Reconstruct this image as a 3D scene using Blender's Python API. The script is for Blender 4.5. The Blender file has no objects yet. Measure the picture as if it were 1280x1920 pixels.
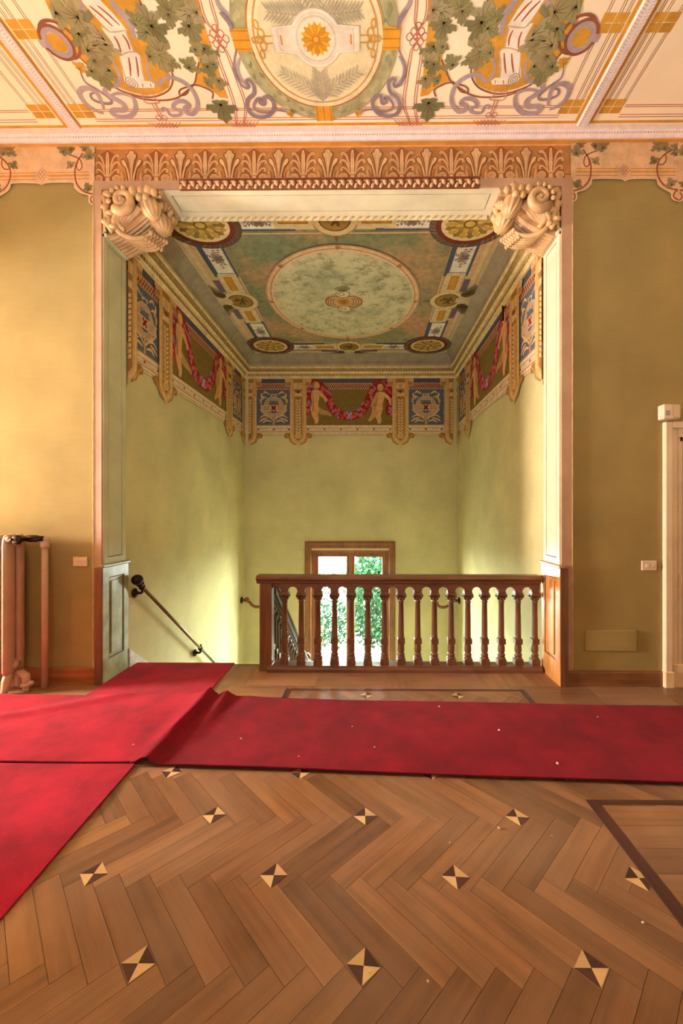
import bpy, bmesh, math, random
from mathutils import Vector, Matrix
from math import sin, cos, pi, sqrt, atan2

# ------------------------------------------------------------------ camera, light, exposure
SC = bpy.context.scene
COL = SC.collection
YAW = 0.009
CAMP = Vector((0.0, -3.527, 1.5))
FPX, AX, AY = 757.0, 683.2, 962.0           # focal length and principal point of the 1280x1920 frame
cam_d = bpy.data.cameras.new('camera')
cam = bpy.data.objects.new('camera', cam_d); COL.objects.link(cam)
cam.location = CAMP; cam.rotation_euler = (pi/2, 0, YAW)
cam_d.sensor_fit = 'AUTO'; cam_d.sensor_width = 36.0
cam_d.lens = FPX/1920*36.0
cam_d.shift_x = (640-AX)/1920; cam_d.shift_y = (AY-960)/1920
cam_d.clip_start = 0.05; cam_d.clip_end = 100
SC.camera = cam

w = bpy.data.worlds.new('sky'); SC.world = w; w.use_nodes = True
nt = w.node_tree; bg = nt.nodes['Background']
bg.inputs['Color'].default_value = (0.92, 1.0, 0.93, 1); bg.inputs['Strength'].default_value = 125

def area(name, loc, tgt, sx, sy, power, col):
    d = bpy.data.lights.new(name, 'AREA'); d.shape = 'RECTANGLE'; d.size = sx; d.size_y = sy
    d.energy = power; d.color = col
    o = bpy.data.objects.new(name, d); COL.objects.link(o); o.location = loc
    o.rotation_euler = (Vector(tgt)-Vector(loc)).to_track_quat('-Z', 'Y').to_euler()
    return o
# assumed low warm light in an unseen windowless room, past an assumed left doorway
area('assumed_left_light', (-8.6, -1.15, 2.05), (0, -1.05, 1.5), .75, 1.3, 1500, (1.0, 0.82, 0.71))
# added soft fill lights standing before the closed rear wall
area('rear_fill_light', (-1.6, -5.9, 2.2), (-0.6, 0, 2.0), 2.2, 2.8, 27, (1.0, 0.95, 0.88))
area('rear_fill_light', (2.2, -5.9, 2.2), (0.4, 0, 2.0), 2.0, 2.8, 18, (1.0, 0.95, 0.88))
# added unseen fill lights aimed upwards, standing in for light bounced to the ceiling
u_ = area('ceiling_fill', (-3.5, -1.3, 1.0), (-1.7, -.2, 4.83), .5, .5, 21, (1.0, 0.83, 0.74)); u_.data.spread = 2.0
u_ = area('ceiling_fill', (-0.9, -4.4, 1.6), (-0.9, -2.2, 4.83), .6, .6, 80, (1.0, 0.96, 0.90)); u_.data.spread = 2.4
p_ = area('stair_window_portal', (-0.34, 4.42, -0.33), (-0.34, 0, -0.33), 1.5, 2.2, 1, (1, 1, 1))
p_.data.cycles.is_portal = True

vs = SC.view_settings
SC.display_settings.display_device = 'sRGB'
vs.view_transform = 'Standard'; vs.look = 'None'; vs.gamma = 1.0; vs.use_curve_mapping = False
vs.exposure = 0.0
SC.cycles.use_denoising = True
SC.cycles.max_bounces = 10; SC.cycles.diffuse_bounces = 6
SC.cycles.sample_clamp_indirect = 8.0
random.seed(7)

# ------------------------------------------------------------------ helpers
def lin(c):
    f = lambda v: (v/255/12.92) if v/255 <= .04045 else ((v/255+.055)/1.055)**2.4
    return (f(c[0]), f(c[1]), f(c[2]))
def L4(c): return (*lin(c), 1.0)

def ray(px, py):
    x, z = (px-AX)/FPX, (AY-py)/FPX
    c, s = cos(YAW), sin(YAW)
    return Vector((x*c - s, x*s + c, z))
def hitZ(px, py, Z):
    r = ray(px, py); return CAMP + r*((Z-CAMP.z)/r.z)
def hitY(px, py, Y):
    r = ray(px, py); return CAMP + r*((Y-CAMP.y)/r.y)

def tree(name):
    m = bpy.data.materials.new(name); m.use_nodes = True
    nt = m.node_tree
    return m, nt, nt.nodes['Principled BSDF']
def N(nt, typ, **kw):
    n = nt.nodes.new(typ)
    for k, v in kw.items():
        if k.startswith('i_'): n.inputs[k[2:].replace('_', ' ')].default_value = v
        else: setattr(n, k, v)
    return n
def ramp(nt, src, stops):
    r = nt.nodes.new('ShaderNodeValToRGB')
    e = r.color_ramp.elements
    e[0].position, e[0].color = stops[0][0], L4(stops[0][1])
    e[1].position, e[1].color = stops[-1][0], L4(stops[-1][1])
    for p, c in stops[1:-1]:
        x = e.new(p); x.color = L4(c)
    nt.links.new(src, r.inputs[0]); return r.outputs[0]
def bump(nt, src, bsdf, strength, dist=.01):
    b = N(nt, 'ShaderNodeBump'); b.inputs['Strength'].default_value = strength; b.inputs['Distance'].default_value = dist
    nt.links.new(src, b.inputs['Height']); nt.links.new(b.outputs[0], bsdf.inputs['Normal'])
def mulc(nt, a, b, f=1.0):
    m = N(nt, 'ShaderNodeMix', data_type='RGBA', blend_type='MULTIPLY'); m.inputs[0].default_value = f
    nt.links.new(a, m.inputs[6]); nt.links.new(b, m.inputs[7]); return m.outputs[2]
def coords(nt, scale=(1, 1, 1), rnd=False, kind='Object'):
    tc = N(nt, 'ShaderNodeTexCoord'); mp = N(nt, 'ShaderNodeMapping'); mp.inputs['Scale'].default_value = scale
    nt.links.new(tc.outputs[kind], mp.inputs[0])
    if rnd:
        oi = N(nt, 'ShaderNodeObjectInfo'); cx = N(nt, 'ShaderNodeCombineXYZ')
        mm = N(nt, 'ShaderNodeMath', operation='MULTIPLY'); mm.inputs[1].default_value = 37.0
        nt.links.new(oi.outputs['Random'], mm.inputs[0])
        for k in range(3): nt.links.new(mm.outputs[0], cx.inputs[k])
        nt.links.new(cx.outputs[0], mp.inputs['Location'])
    return mp.outputs[0]
def noise(nt, vec, scale, detail=5, rough=.55):
    n = N(nt, 'ShaderNodeTexNoise'); n.inputs['Scale'].default_value = scale
    n.inputs['Detail'].default_value = detail; n.inputs['Roughness'].default_value = rough
    nt.links.new(vec, n.inputs['Vector']); return n.outputs['Fac']

def shade(c, k): return tuple(max(0, min(255, v*k)) for v in c)
def plain(name, c, rough=.6, var=.12, scale=6, bmp=0.0, bscale=60, metal=0.0, spec=.5):
    m, nt, b = tree(name)
    v = coords(nt)
    nt.links.new(ramp(nt, noise(nt, v, scale), [(.3, shade(c, 1-var)), (.7, shade(c, 1+var*.6))]), b.inputs['Base Color'])
    b.inputs['Roughness'].default_value = rough; b.inputs['Metallic'].default_value = metal
    b.inputs['Specular IOR Level'].default_value = spec
    if bmp: bump(nt, noise(nt, v, bscale, 6), b, bmp, .004)
    return m
def wood(name, c, rough=.4, along=0, rnd=False, var=.28, tint=.0, fine=1.0):
    m, nt, b = tree(name)
    s = [26.0*fine]*3; s[along] = 1.6*fine
    v = coords(nt, s, rnd)
    g = ramp(nt, noise(nt, v, 1.0, 7, .62), [(.25, shade(c, 1-var)), (.5, c), (.78, shade(c, 1+var*.6))])
    if rnd:
        oi = N(nt, 'ShaderNodeObjectInfo')
        t = ramp(nt, oi.outputs['Random'], [(0, (178, 162, 150)), (.3, (214, 202, 192)), (.55, (232, 226, 220)), (.85, (240, 230, 214)), (1, (255, 246, 226))])
        g = mulc(nt, g, t)
    v2 = coords(nt)
    d = ramp(nt, noise(nt, v2, 2.3, 4), [(.3, (205, 200, 196)), (.65, (255, 255, 255))])
    g = mulc(nt, g, d)
    if rnd:      # dusty worn patches and specks over the whole floor
        ge = N(nt, 'ShaderNodeNewGeometry')
        n3 = noise(nt, ge.outputs['Position'], 1.5, 5, .55)
        f3 = ramp(nt, n3, [(.3, (0, 0, 0)), (.75, (160, 160, 160))])
        mxn = N(nt, 'ShaderNodeMix', data_type='RGBA'); nt.links.new(f3, mxn.inputs[0]); nt.links.new(g, mxn.inputs[6]); mxn.inputs[7].default_value = L4((176, 156, 134))
        n4 = noise(nt, ge.outputs['Position'], 70, 3, .8)
        f4 = ramp(nt, n4, [(.74, (0, 0, 0)), (.80, (190, 190, 190))])
        mx4 = N(nt, 'ShaderNodeMix', data_type='RGBA'); nt.links.new(f4, mx4.inputs[0]); nt.links.new(mxn.outputs[2], mx4.inputs[6]); mx4.inputs[7].default_value = L4((214, 196, 170))
        g = mx4.outputs[2]
        nt.links.new(ramp(nt, n3, [(.25, (160, 160, 160)), (.75, (190, 190, 190))]), b.inputs['Roughness'])
    nt.links.new(g, b.inputs['Base Color'])
    if not rnd: b.inputs['Roughness'].default_value = rough
    bump(nt, noise(nt, v, 1.6, 6), b, .12, .002)
    return m
def paintmat(name, rough=.75, wear=.2, ws=9.0):
    m, nt, b = tree(name)
    a = N(nt, 'ShaderNodeAttribute', attribute_name='Col')
    v = coords(nt)
    t = ramp(nt, noise(nt, v, ws, 8, .7), [(.28, shade((255, 255, 255), 1-wear)), (.62, (255, 255, 255))])
    nt.links.new(mulc(nt, a.outputs['Color'], t), b.inputs['Base Color'])
    b.inputs['Roughness'].default_value = rough; b.inputs['Specular IOR Level'].default_value = .2
    return m

def link(o, parent=None):
    COL.objects.link(o)
    if parent: o.parent = parent
    return o
def tag(o, label=None, cat=None, group=None, kind=None):
    if label: o['label'] = label
    if cat: o['category'] = cat
    if group: o['group'] = group
    if kind: o['kind'] = kind
    return o
def empty(name, loc=(0, 0, 0), parent=None):
    o = bpy.data.objects.new(name, None); o.location = loc; o.empty_display_size = .1
    return link(o, parent)
def mobj(name, me, parent=None):
    return link(bpy.data.objects.new(name, me), parent)

class MB:
    """collects shapes in one bmesh"""
    def __init__(s): s.bm = bmesh.new(); s.mi = 0; s.sm = False
    def face(s, vs_):
        try:
            f = s.bm.faces.new(vs_); f.material_index = s.mi; f.smooth = s.sm; return f
        except ValueError: return None
    def box(s, x0, x1, y0, y1, z0, z1, bevel=0.0):
        c = [s.bm.verts.new((x, y, z)) for z in (z0, z1) for y in (y0, y1) for x in (x0, x1)]
        fs = [s.face([c[i] for i in q]) for q in ((0, 2, 3, 1), (4, 5, 7, 6), (0, 1, 5, 4), (2, 6, 7, 3), (0, 4, 6, 2), (1, 3, 7, 5))]
        if bevel:
            es = list({e for f in fs for e in f.edges})
            bmesh.ops.bevel(s.bm, geom=es, offset=bevel, segments=1, affect='EDGES', profile=.5)
        return s
    def grid(s, pts, closed_u=False, closed_v=False):
        """pts[i][j] -> quads"""
        V_ = [[s.bm.verts.new(p) for p in r] for r in pts]
        n, m = len(V_), len(V_[0])
        for i in range(n if closed_u else n-1):
            for j in range(m if closed_v else m-1):
                a, b = V_[i], V_[(i+1) % n]
                s.face([a[j], b[j], b[(j+1) % m], a[(j+1) % m]])
        return V_
    def lathe(s, prof, c=(0, 0, 0), seg=14, axis='z', cap=True):
        rows = []
        for r, h in prof:
            row = []
            for k in range(seg):
                t = 2*pi*k/seg
                p = (r*cos(t), r*sin(t), h)
                if axis == 'x': p = (p[2], p[0], p[1])
                if axis == 'y': p = (p[0], p[2], p[1])
                row.append((p[0]+c[0], p[1]+c[1], p[2]+c[2]))
            rows.append(row)
        V_ = s.grid(rows, closed_v=True)
        if cap: s.face(V_[0][::-1]); s.face(V_[-1])
        return s
    def tube(s, pts, r, seg=8, cap=True, flat=1.0):
        pts = [Vector(p) for p in pts]; rows = []
        n = len(pts); rr = r if callable(r) else (lambda t: r)
        up = Vector((0, 0, 1))
        prev = None
        for i, p in enumerate(pts):
            d = (pts[min(i+1, n-1)]-pts[max(i-1, 0)]).normalized()
            if prev is None:
                a = d.cross(up)
                if a.length < .05: a = d.cross(Vector((0, 1, 0)))
            else:
                a = prev - d*prev.dot(d)
            a.normalize(); prev = a
            b = d.cross(a); q = rr(i/max(1, n-1))
            rows.append([p + a*q*cos(2*pi*k/seg) + b*q*flat*sin(2*pi*k/seg) for k in range(seg)])
        V_ = s.grid(rows, closed_v=True)
        if cap: s.face(V_[0][::-1]); s.face(V_[-1])
        return s
    def ball(s, c, r, seg=12, rings=8, lobes=0, amp=.0, rot=None):
        rx, ry, rz = r if isinstance(r, (tuple, list)) else (r, r, r)
        rows = []
        for i in range(rings+1):
            ph = -pi/2 + pi*i/rings
            row = []
            for k in range(seg):
                t = 2*pi*k/seg
                q = 1 + (amp*abs(cos(lobes*t/2)) if lobes else 0)
                p = Vector((rx*cos(ph)*cos(t)*q, ry*cos(ph)*sin(t)*q, rz*sin(ph)))
                if rot: p = rot @ p
                row.append(p+Vector(c))
            rows.append(row)
        s.grid(rows, closed_v=True); return s
    def extrude_x(s, prof, x0, x1, cap=True):
        """prof: closed (y,z) polygon"""
        a = [s.bm.verts.new((x0, y, z)) for y, z in prof]; b = [s.bm.verts.new((x1, y, z)) for y, z in prof]
        n = len(prof)
        for i in range(n): s.face([a[i], a[(i+1) % n], b[(i+1) % n], b[i]])
        if cap: s.face(a[::-1]); s.face(b)
        return s
    def mesh(s, name, mats):
        bmesh.ops.recalc_face_normals(s.bm, faces=s.bm.faces)
        me = bpy.data.meshes.new(name); s.bm.to_mesh(me); s.bm.free()
        for m in (mats if isinstance(mats, (list, tuple)) else [mats]): me.materials.append(m)
        return me
    def build(s, name, mats, parent=None):
        return mobj(name, s.mesh(name, mats), parent)

class Paint:
    """flat painted decoration: coloured shapes lying on a wall or ceiling plane"""
    last = {}        # how far the coats of paint on each surface have built up
    def __init__(s, plane, mirror=None):
        s.pl = plane; s.v = []; s.f = []; s.c = []; s.h = Paint.last.get(plane, 0)+2; s.mir = mirror; s.use = True; s.map = None
    def poly(s, pts, col, dh=1):
        s.h += dh
        if s.map: pts = [s.map(*p) for p in pts]
        lots = [pts]
        if s.mir is not None and s.use: lots.append([(2*s.mir-u, v) for u, v in pts])
        for ps in lots:
            b = len(s.v)
            s.v += [s.pl(u, v, s.h*2.2e-5) for u, v in ps]
            s.f.append(list(range(b, b+len(ps)))); s.c.append(lin(col))
    def spline(s, pts, n=6, closed=False):
        out = []; m = len(pts)
        for i in range(m if closed else m-1):
            g = lambda k: pts[k % m] if closed else pts[max(0, min(m-1, k))]
            p0, p1, p2, p3 = g(i-1), g(i), g(i+1), g(i+2)
            for j in range(n):
                t = j/n
                out.append(tuple(.5*(2*p1[a]+(p2[a]-p0[a])*t+(2*p0[a]-5*p1[a]+4*p2[a]-p3[a])*t*t+(3*p1[a]-p0[a]-3*p2[a]+p3[a])*t**3) for a in (0, 1)))
        if not closed: out.append(tuple(pts[-1]))
        return out
    def stroke(s, pts, w_, col, smooth=5, closed=False, taper=None, dh=1, lift=0):
        ps = s.spline(pts, smooth, closed) if smooth and len(pts) > 2 else list(pts)
        if closed: ps = ps+[ps[0]]
        n = len(ps); lf, rt = [], []
        for i, p in enumerate(ps):
            a, b = ps[max(0, i-1)], ps[min(n-1, i+1)]
            if closed and i in (0, n-1): a, b = ps[-2], ps[1]
            dx, dy = b[0]-a[0], b[1]-a[1]; l = math.hypot(dx, dy) or 1
            k = w_/2*(taper(i/(n-1)) if taper else 1)
            lf.append((p[0]-dy/l*k, p[1]+dx/l*k)); rt.append((p[0]+dy/l*k, p[1]-dx/l*k))
        s.h += dh
        for i in range(n-1): s.poly([lf[i], lf[i+1], rt[i+1], rt[i]], col, lift)
    def ell(s, c, rx, ry, col, n=28):
        s.poly([(c[0]+rx*cos(2*pi*k/n), c[1]+ry*sin(2*pi*k/n)) for k in range(n)], col)
    def ring(s, c, rx, ry, w_, col, n=48, a0=0, a1=2*pi):
        s.h += 1
        for k in range(n):
            a, b = a0+(a1-a0)*k/n, a0+(a1-a0)*(k+1)/n
            s.poly([(c[0]+(rx-w_/2)*cos(a), c[1]+(ry-w_/2)*sin(a)), (c[0]+(rx+w_/2)*cos(a), c[1]+(ry+w_/2)*sin(a)),
                    (c[0]+(rx+w_/2)*cos(b), c[1]+(ry+w_/2)*sin(b)), (c[0]+(rx-w_/2)*cos(b), c[1]+(ry-w_/2)*sin(b))], col, 0)
    def rect(s, a, b, col): s.poly([a, (b[0], a[1]), b, (a[0], b[1])], col)
    def frame(s, a, b, w_, col):
        (x0, y0), (x1, y1) = a, b
        s.h += 1
        for q in ([(x0, y0), (x1, y0), (x1-w_, y0+w_), (x0+w_, y0+w_)], [(x1, y0), (x1, y1), (x1-w_, y1-w_), (x1-w_, y0+w_)],
                  [(x1, y1), (x0, y1), (x0+w_, y1-w_), (x1-w_, y1-w_)], [(x0, y1), (x0, y0), (x0+w_, y0+w_), (x0+w_, y1-w_)]):
            s.poly(q, col, 0)
    LEAF = [(0, -.45), (.18, -.5), (.5, -.42), (.38, -.22), (.85, -.2), (.98, .12), (.7, .1), (.62, .3), (.36, .28), (.44, .66), (.2, .72), (0, 1.0)]
    def leaf(s, c, r, rot, col, vein=(96, 88, 52), ry=1.0):
        half = s.LEAF; pts = half + [(-x, y) for x, y in half[-2:0:-1]]
        ca, sa = cos(rot), sin(rot)
        T = lambda x, y: (c[0]+(x*ca-y*sa)*r, c[1]+(x*sa+y*ca)*r*ry)
        s.poly([T(*p) for p in pts], col)
        s.h += 1
        for a in ((0, .85), (.6, .12), (-.6, .12), (.34, .55), (-.34, .55), (.4, -.3), (-.4, -.3)):
            s.stroke([T(0, -.25), T(a[0]*.55, -.25+(a[1]+.25)*.55), T(*a)], r*.07, vein, 0, taper=lambda t: 1.15-t, dh=0)
    def spray(s, p0, p1, wd, col, n=11, lw=.03):
        """palm branch of narrow leaflets"""
        dx, dy = p1[0]-p0[0], p1[1]-p0[1]; l = math.hypot(dx, dy); ux, uy = dx/l, dy/l
        s.stroke([p0, p1], lw*.5, col, 0)
        s.h += 1
        for k in range(n):
            t = .08+.9*k/n; q = wd*(1-.45*t)
            for sg in (-1, 1):
                b = (p0[0]+dx*t, p0[1]+dy*t)
                e = (b[0]+ux*q*.75-uy*sg*q*.75, b[1]+uy*q*.75+ux*sg*q*.75)
                s.stroke([b, ((b[0]+e[0])/2, (b[1]+e[1])/2), e], lw, col, 0, taper=lambda t: .5+1.6*t*(1-t)*2 if t < .9 else .3, dh=0)
    def build(s, name, m, parent=None):
        Paint.last[s.pl] = s.h
        me = bpy.data.meshes.new(name); me.from_pydata(s.v, [], s.f)
        at = me.attributes.new('Col', 'FLOAT_COLOR', 'CORNER')
        cols = []
        for f, c in zip(s.f, s.c):
            for _ in f: cols += [c[0], c[1], c[2], 1.0]
        at.data.foreach_set('color', cols)
        me.materials.append(m)
        return mobj(name, me, parent)
# ------------------------------------------------------------------ materials
def fabric(name, c):
    m, nt, b = tree(name)
    v = coords(nt); v2 = coords(nt, (3, 3, 60)); v3 = coords(nt, (60, 60, 3))
    a = ramp(nt, noise(nt, v, 1.6, 5), [(.3, shade(c, .93)), (.7, shade(c, 1.05))])
    d = ramp(nt, noise(nt, v2, 1.5, 6, .7), [(.3, (232, 230, 224)), (.7, (255, 255, 255))])
    e = ramp(nt, noise(nt, v3, 1.5, 6, .7), [(.3, (240, 238, 234)), (.7, (255, 255, 255))])
    nt.links.new(mulc(nt, mulc(nt, a, d, .45), e, .3), b.inputs['Base Color'])
    b.inputs['Roughness'].default_value = .9; b.inputs['Specular IOR Level'].default_value = .15
    bump(nt, noise(nt, v2, 3, 6), b, .1, .002)
    return m
M = {}
M['wall'] = fabric('olive_wall_cloth', (164, 148, 96))
M['stairwall'] = fabric('green_wall_cloth', (204, 197, 148))
M['plaster'] = plain('plain_plaster', (226, 208, 170), .9, .05)
M['cream'] = plain('cream_paint', (232, 205, 164), .5, .07, 5, .1)
M['pinkcream'] = plain('pink_cream_paint', (188, 154, 124), .55, .08, 4, .1)
M['sage'] = plain('pale_sage_paint', (222, 216, 188), .42, .06, 4, .06)
M['sagel'] = plain('green_lit_sage', (194, 194, 156), .42, .06, 4, .06)  # copy of the sage paint with green window light put into the colour
M['groove'] = plain('brown_groove', (128, 100, 66), .6, .1)
M['lilac'] = plain('white_lilac_moulding', (238, 222, 218), .6, .05, 20)
M['gold'] = plain('ochre_line', (206, 142, 52), .6, .12)
M['stucco'] = plain('gilded_stucco', (204, 166, 118), .42, .16, 9, .25, 40)
M['carved'] = plain('carved_rope_gilt', (226, 180, 134), .45, .25, 30)
M['redbrown'] = plain('red_brown_recess', (120, 66, 36), .5, .2, 20)
M['oak'] = wood('oak_rail', (124, 84, 62), .34, 0)
M['oakz'] = wood('oak_upright', (130, 88, 64), .34, 2)
M['honey'] = wood('honey_wood_z', (206, 146, 82), .3, 2)
M['winwood'] = wood('window_wood', (150, 96, 50), .4, 2)
M['basew'] = wood('skirting_wood', (170, 102, 58), .42, 0)
M['dark'] = plain('dark_bronze', (46, 28, 22), .35, .2, 20, 0, 60, .6)
M['steel'] = plain('rail_bronze', (128, 110, 92), .3, .1, 20, 0, 60, .8)
M['rad'] = plain('radiator_enamel', (198, 166, 136), .35, .06, 6)
M['white'] = plain('white_plastic', (228, 212, 186), .4, .03)
M['offwhite'] = plain('ivory_plastic', (232, 200, 160), .4, .03)
M['greymesh'] = plain('sensor_lens', (120, 112, 130), .3, .1)
M['marble'] = plain('white_marble', (216, 214, 206), .3, .18, 7)
M['stone'] = plain('stair_stone', (190, 184, 168), .5, .1, 5)
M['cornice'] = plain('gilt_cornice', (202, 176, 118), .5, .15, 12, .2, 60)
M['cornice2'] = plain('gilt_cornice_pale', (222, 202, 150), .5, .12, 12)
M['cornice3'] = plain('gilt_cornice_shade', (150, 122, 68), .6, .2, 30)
M['paint'] = paintmat('wall_paint', .8, .16, 7)
M['paintold'] = paintmat('worn_paint', .8, .16, 16)
M['plank'] = wood('oak_plank', (171, 129, 93), .34, 0, True, .24)
M['inlay_dark'] = wood('dark_inlay', (88, 60, 56), .35, 0)
M['inlay_light'] = wood('light_inlay', (236, 206, 154), .35, 0, False, .12)
M['crumb'] = plain('plaster_crumb', (226, 214, 196), .9, .1)
M['hall'] = plain('hall_shell', (222, 196, 150), .9, .05)

def structure(o, label, cat):
    return tag(o, label, cat, None, 'structure')

# ------------------------------------------------------------------ main sizes (metres)
ZC = 4.83                      # hall ceiling
XL, XR, YB = -2.32, 1.663, 4.07   # stairwell opening and back wall
XM = (XL+XR)/2
TH = .32                       # thickness of the front wall
ZS = 4.41                      # stairwell ceiling
LAND = -1.925

# ------------------------------------------------------------------ hall shell
b = MB()
b.box(-4.6, XL-.03, 0, TH, -.05, ZC+.1); b.box(XR+.03, 2.70, 0, TH, -.05, ZC+.1)
b.box(2.70, 3.66, 0, TH, 2.12, ZC+.1); b.box(3.66, 4.6, 0, TH, -.05, ZC+.1)
b.box(XL-.03, XR+.03, 0, TH, 4.40, ZC+.1)
b.box(2.6, 3.76, .315, .345, -.05, 2.2)  # added unseen panel behind the door, stopping light leaks
wall_front = structure(b.build('wall_front', M['wall']), 'olive cloth covered hall wall around the wide stairwell opening', 'wall')
b = MB(); b.box(-4.9, -4.6, -6, -1.54, -.05, ZC+.1); b.box(-4.9, -4.6, -.12, TH, -.05, ZC+.1); b.box(-4.9, -4.6, -1.54, -.12, 3.3, ZC+.1)  # assumed doorway, its edge placed to shape the left light
structure(b.build('wall_left', M['hall']), 'unseen hall side wall with an assumed tall doorway that lets in the assumed left light', 'wall')
b = MB(); b.box(4.6, 4.9, -6, TH, -.05, ZC+.1)
structure(b.build('wall_right', M['hall']), 'plain hall side wall beyond the cream door', 'wall')
b = MB(); b.box(-4.9, 4.9, -6.3, -6, -.05, ZC+.1)
structure(b.build('wall_rear', M['hall']), 'plain hall wall behind the viewer', 'wall')
b = MB(); b.box(-9.3, -9, -3.5, 1.5, 0, ZC); b.box(-9, -4.9, -3.6, -3.3, 0, ZC); b.box(-9, -4.9, 1.2, 1.5, 0, ZC)
b.box(-9, -4.9, -3.5, 1.5, ZC, ZC+.2); b.box(-9, -4.9, -3.5, 1.5, -.2, 0)
structure(b.build('wall_assumed_room', M['hall']), 'unseen shell of an assumed next room beyond the assumed doorway, closed round the left light', 'wall')  # added closed box round the assumed left light, keeping the sky out
b = MB(); b.box(-4.9, 4.9, -6.3, TH+.3, ZC, ZC+.15)
ceiling = structure(b.build('ceiling', plain('ceiling_cream', (250, 232, 200), .9, .05, 1.2)), 'high cream hall ceiling painted with vines and a round medallion', 'ceiling')
b = MB(); b.box(-4.9, 4.9, -6.3, .0, -.25, -.02); b.box(XL-.03, XR+.03, 0, .44, -.25, -.02)
floor = structure(b.build('floor', plain('floor_bed', (84, 54, 34), .8, .1)), 'worn oak herringbone parquet floor with small two-tone diamond inlays', 'floor')

# ------------------------------------------------------------------ stairwell shell
b = MB(); b.box(XL-.35, XL-.01, TH, YB+.3, -3.7, 4.75)
st_left = structure(b.build('wall_stair_left', M['stairwall']), 'green stairwell wall carrying the sloping bronze handrail', 'wall')
b = MB(); b.box(XR+.01, XR+.35, TH, YB+.3, -3.7, 4.75)
st_right = structure(b.build('wall_stair_right', M['stairwall']), 'green stairwell wall where the balustrade ends, opposite the handrail', 'wall')
WX0, WX1, WZ0, WZ1 = -1.075, .395, -1.47, .80
b = MB()
b.box(XL-.01, WX0, YB, YB+.3, -3.7, 4.75); b.box(WX1, XR+.01, YB, YB+.3, -3.7, 4.75)
b.box(WX0, WX1, YB, YB+.3, WZ1, 4.75); b.box(WX0, WX1, YB, YB+.3, -3.7, WZ0)
st_back = structure(b.build('wall_stair_back', M['stairwall']), 'green stairwell end wall with the brown wooden window', 'wall')
b = MB(); b.box(XL-.01, XR+.01, TH, YB, ZS+.0, ZS+.2)
st_ceil = structure(b.build('ceiling_stairwell', plain('stair_ceiling_base', (196, 170, 130), .9, .1)), 'painted stairwell ceiling with a pale oval and corner roundels', 'ceiling')
b = MB(); b.box(XL-.01, XR+.01, .40, .44, -3.7, -.25); b.box(XL-.01, XR+.01, .44, YB, -3.9, -3.7)
structure(b.build('wall_below_landing', M['stone']), 'plain wall and base of the stairwell under the hall floor', 'wall')

# cornice running round three walls of the stairwell
def loop(o, z):   # mitred path at distance o from the walls
    return [(XL-.01+o, TH, z), (XL-.01+o, YB-o, z), (XR+.01-o, YB-o, z), (XR+.01-o, TH, z)]
def moulding(name, prof, m, parent=None):
    b = MB(); b.grid([loop(o, z) for o, z in prof]); return b.build(name, m, parent)
cor = structure(moulding('trim_cornice', [(0, 4.03), (.025, 4.03), (.03, 4.055), (.05, 4.06)], M['cornice2']), 'gilded cornice running round the stairwell below the ribbed cove', 'cornice')
moulding('cornice_band', [(.05, 4.06), (.055, 4.105), (.075, 4.11)], M['cornice'], cor)
moulding('cornice_fillet', [(.075, 4.11), (.08, 4.125), (.10, 4.13)], M['cornice2'], cor)
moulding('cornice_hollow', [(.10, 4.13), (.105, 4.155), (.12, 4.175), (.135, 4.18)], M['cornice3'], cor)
moulding('cornice_lip', [(.135, 4.18), (.15, 4.185), (.15, 4.215), (.12, 4.225)], M['cornice2'], cor)
def runs(o, z, step):
    """points at a spacing along the cornice with their outward wall normal"""
    n = int((YB-o-TH-.06)/step)
    for k in range(n): yield (XL-.01+o, TH+.04+k*step, z), (1, 0)
    for k in range(n): yield (XR+.01-o, TH+.04+k*step, z), (-1, 0)
    n = int((XR-XL-2*o)/step)
    for k in range(n): yield (XL+o+.01+(k+.5)*step, YB-o, z), (0, -1)
b = MB()
for (x, y, z), (nx, ny) in runs(.052, 4.083, .05):
    if nx: b.box(x-.006, x+.006, y-.013, y+.013, z-.018, z+.018)
    else: b.box(x-.013, x+.013, y-.006, y+.006, z-.018, z+.018)
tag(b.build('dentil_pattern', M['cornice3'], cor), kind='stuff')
b = MB()
for (x, y, z), n_ in runs(.032, 4.045, .034): b.ball((x, y, z), .011, 6, 4)
tag(b.build('bead_pattern', M['cornice2'], cor), kind='stuff')
# ribbed cove between cornice and ceiling
pv, pf, pc = [], [], []
def cove(p0, p1, nrm):
    L = (Vector(p1)-Vector(p0)).length; d = (Vector(p1)-Vector(p0)).normalized()
    n = int(L/.028)
    for k in range(n*2):
        a0, a1 = L*k/(2*n), L*(k+1)/(2*n)
        base = len(pv); K = 7
        for j in range(K+1):
            t = pi/2*j/K; o = .12+.20*(1-cos(t)); z = 4.225+(ZS-4.225)*sin(t)
            for a in (a0, a1):
                lo, hi = o, L-o
                q = min(max(a, 0), hi) if nrm[1] == 0 else min(max(a, lo), hi)
                pv.append(Vector(p0)+d*q+Vector((nrm[0]*o, nrm[1]*o, z)))
        for j in range(K):
            pf.append([base+2*j, base+2*j+1, base+2*j+3, base+2*j+2])
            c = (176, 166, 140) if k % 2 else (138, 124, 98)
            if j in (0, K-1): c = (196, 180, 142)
            pc.append(lin(c))
cove((XL-.01, TH, 0), (XL-.01, YB, 0), (1, 0)); cove((XR+.01, TH, 0), (XR+.01, YB, 0), (-1, 0)); cove((XL-.01, YB, 0), (XR+.01, YB, 0), (0, -1))
me = bpy.data.meshes.new('cove'); me.from_pydata(pv, [], pf)
at = me.attributes.new('Col', 'FLOAT_COLOR', 'CORNER')
at.data.foreach_set('color', [x for c in pc for _ in range(4) for x in (*c, 1.0)])
me.materials.append(M['paint'])
structure(mobj('trim_cove', me), 'grey ribbed cove between the gilded cornice and the stairwell ceiling', 'cove')

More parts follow.
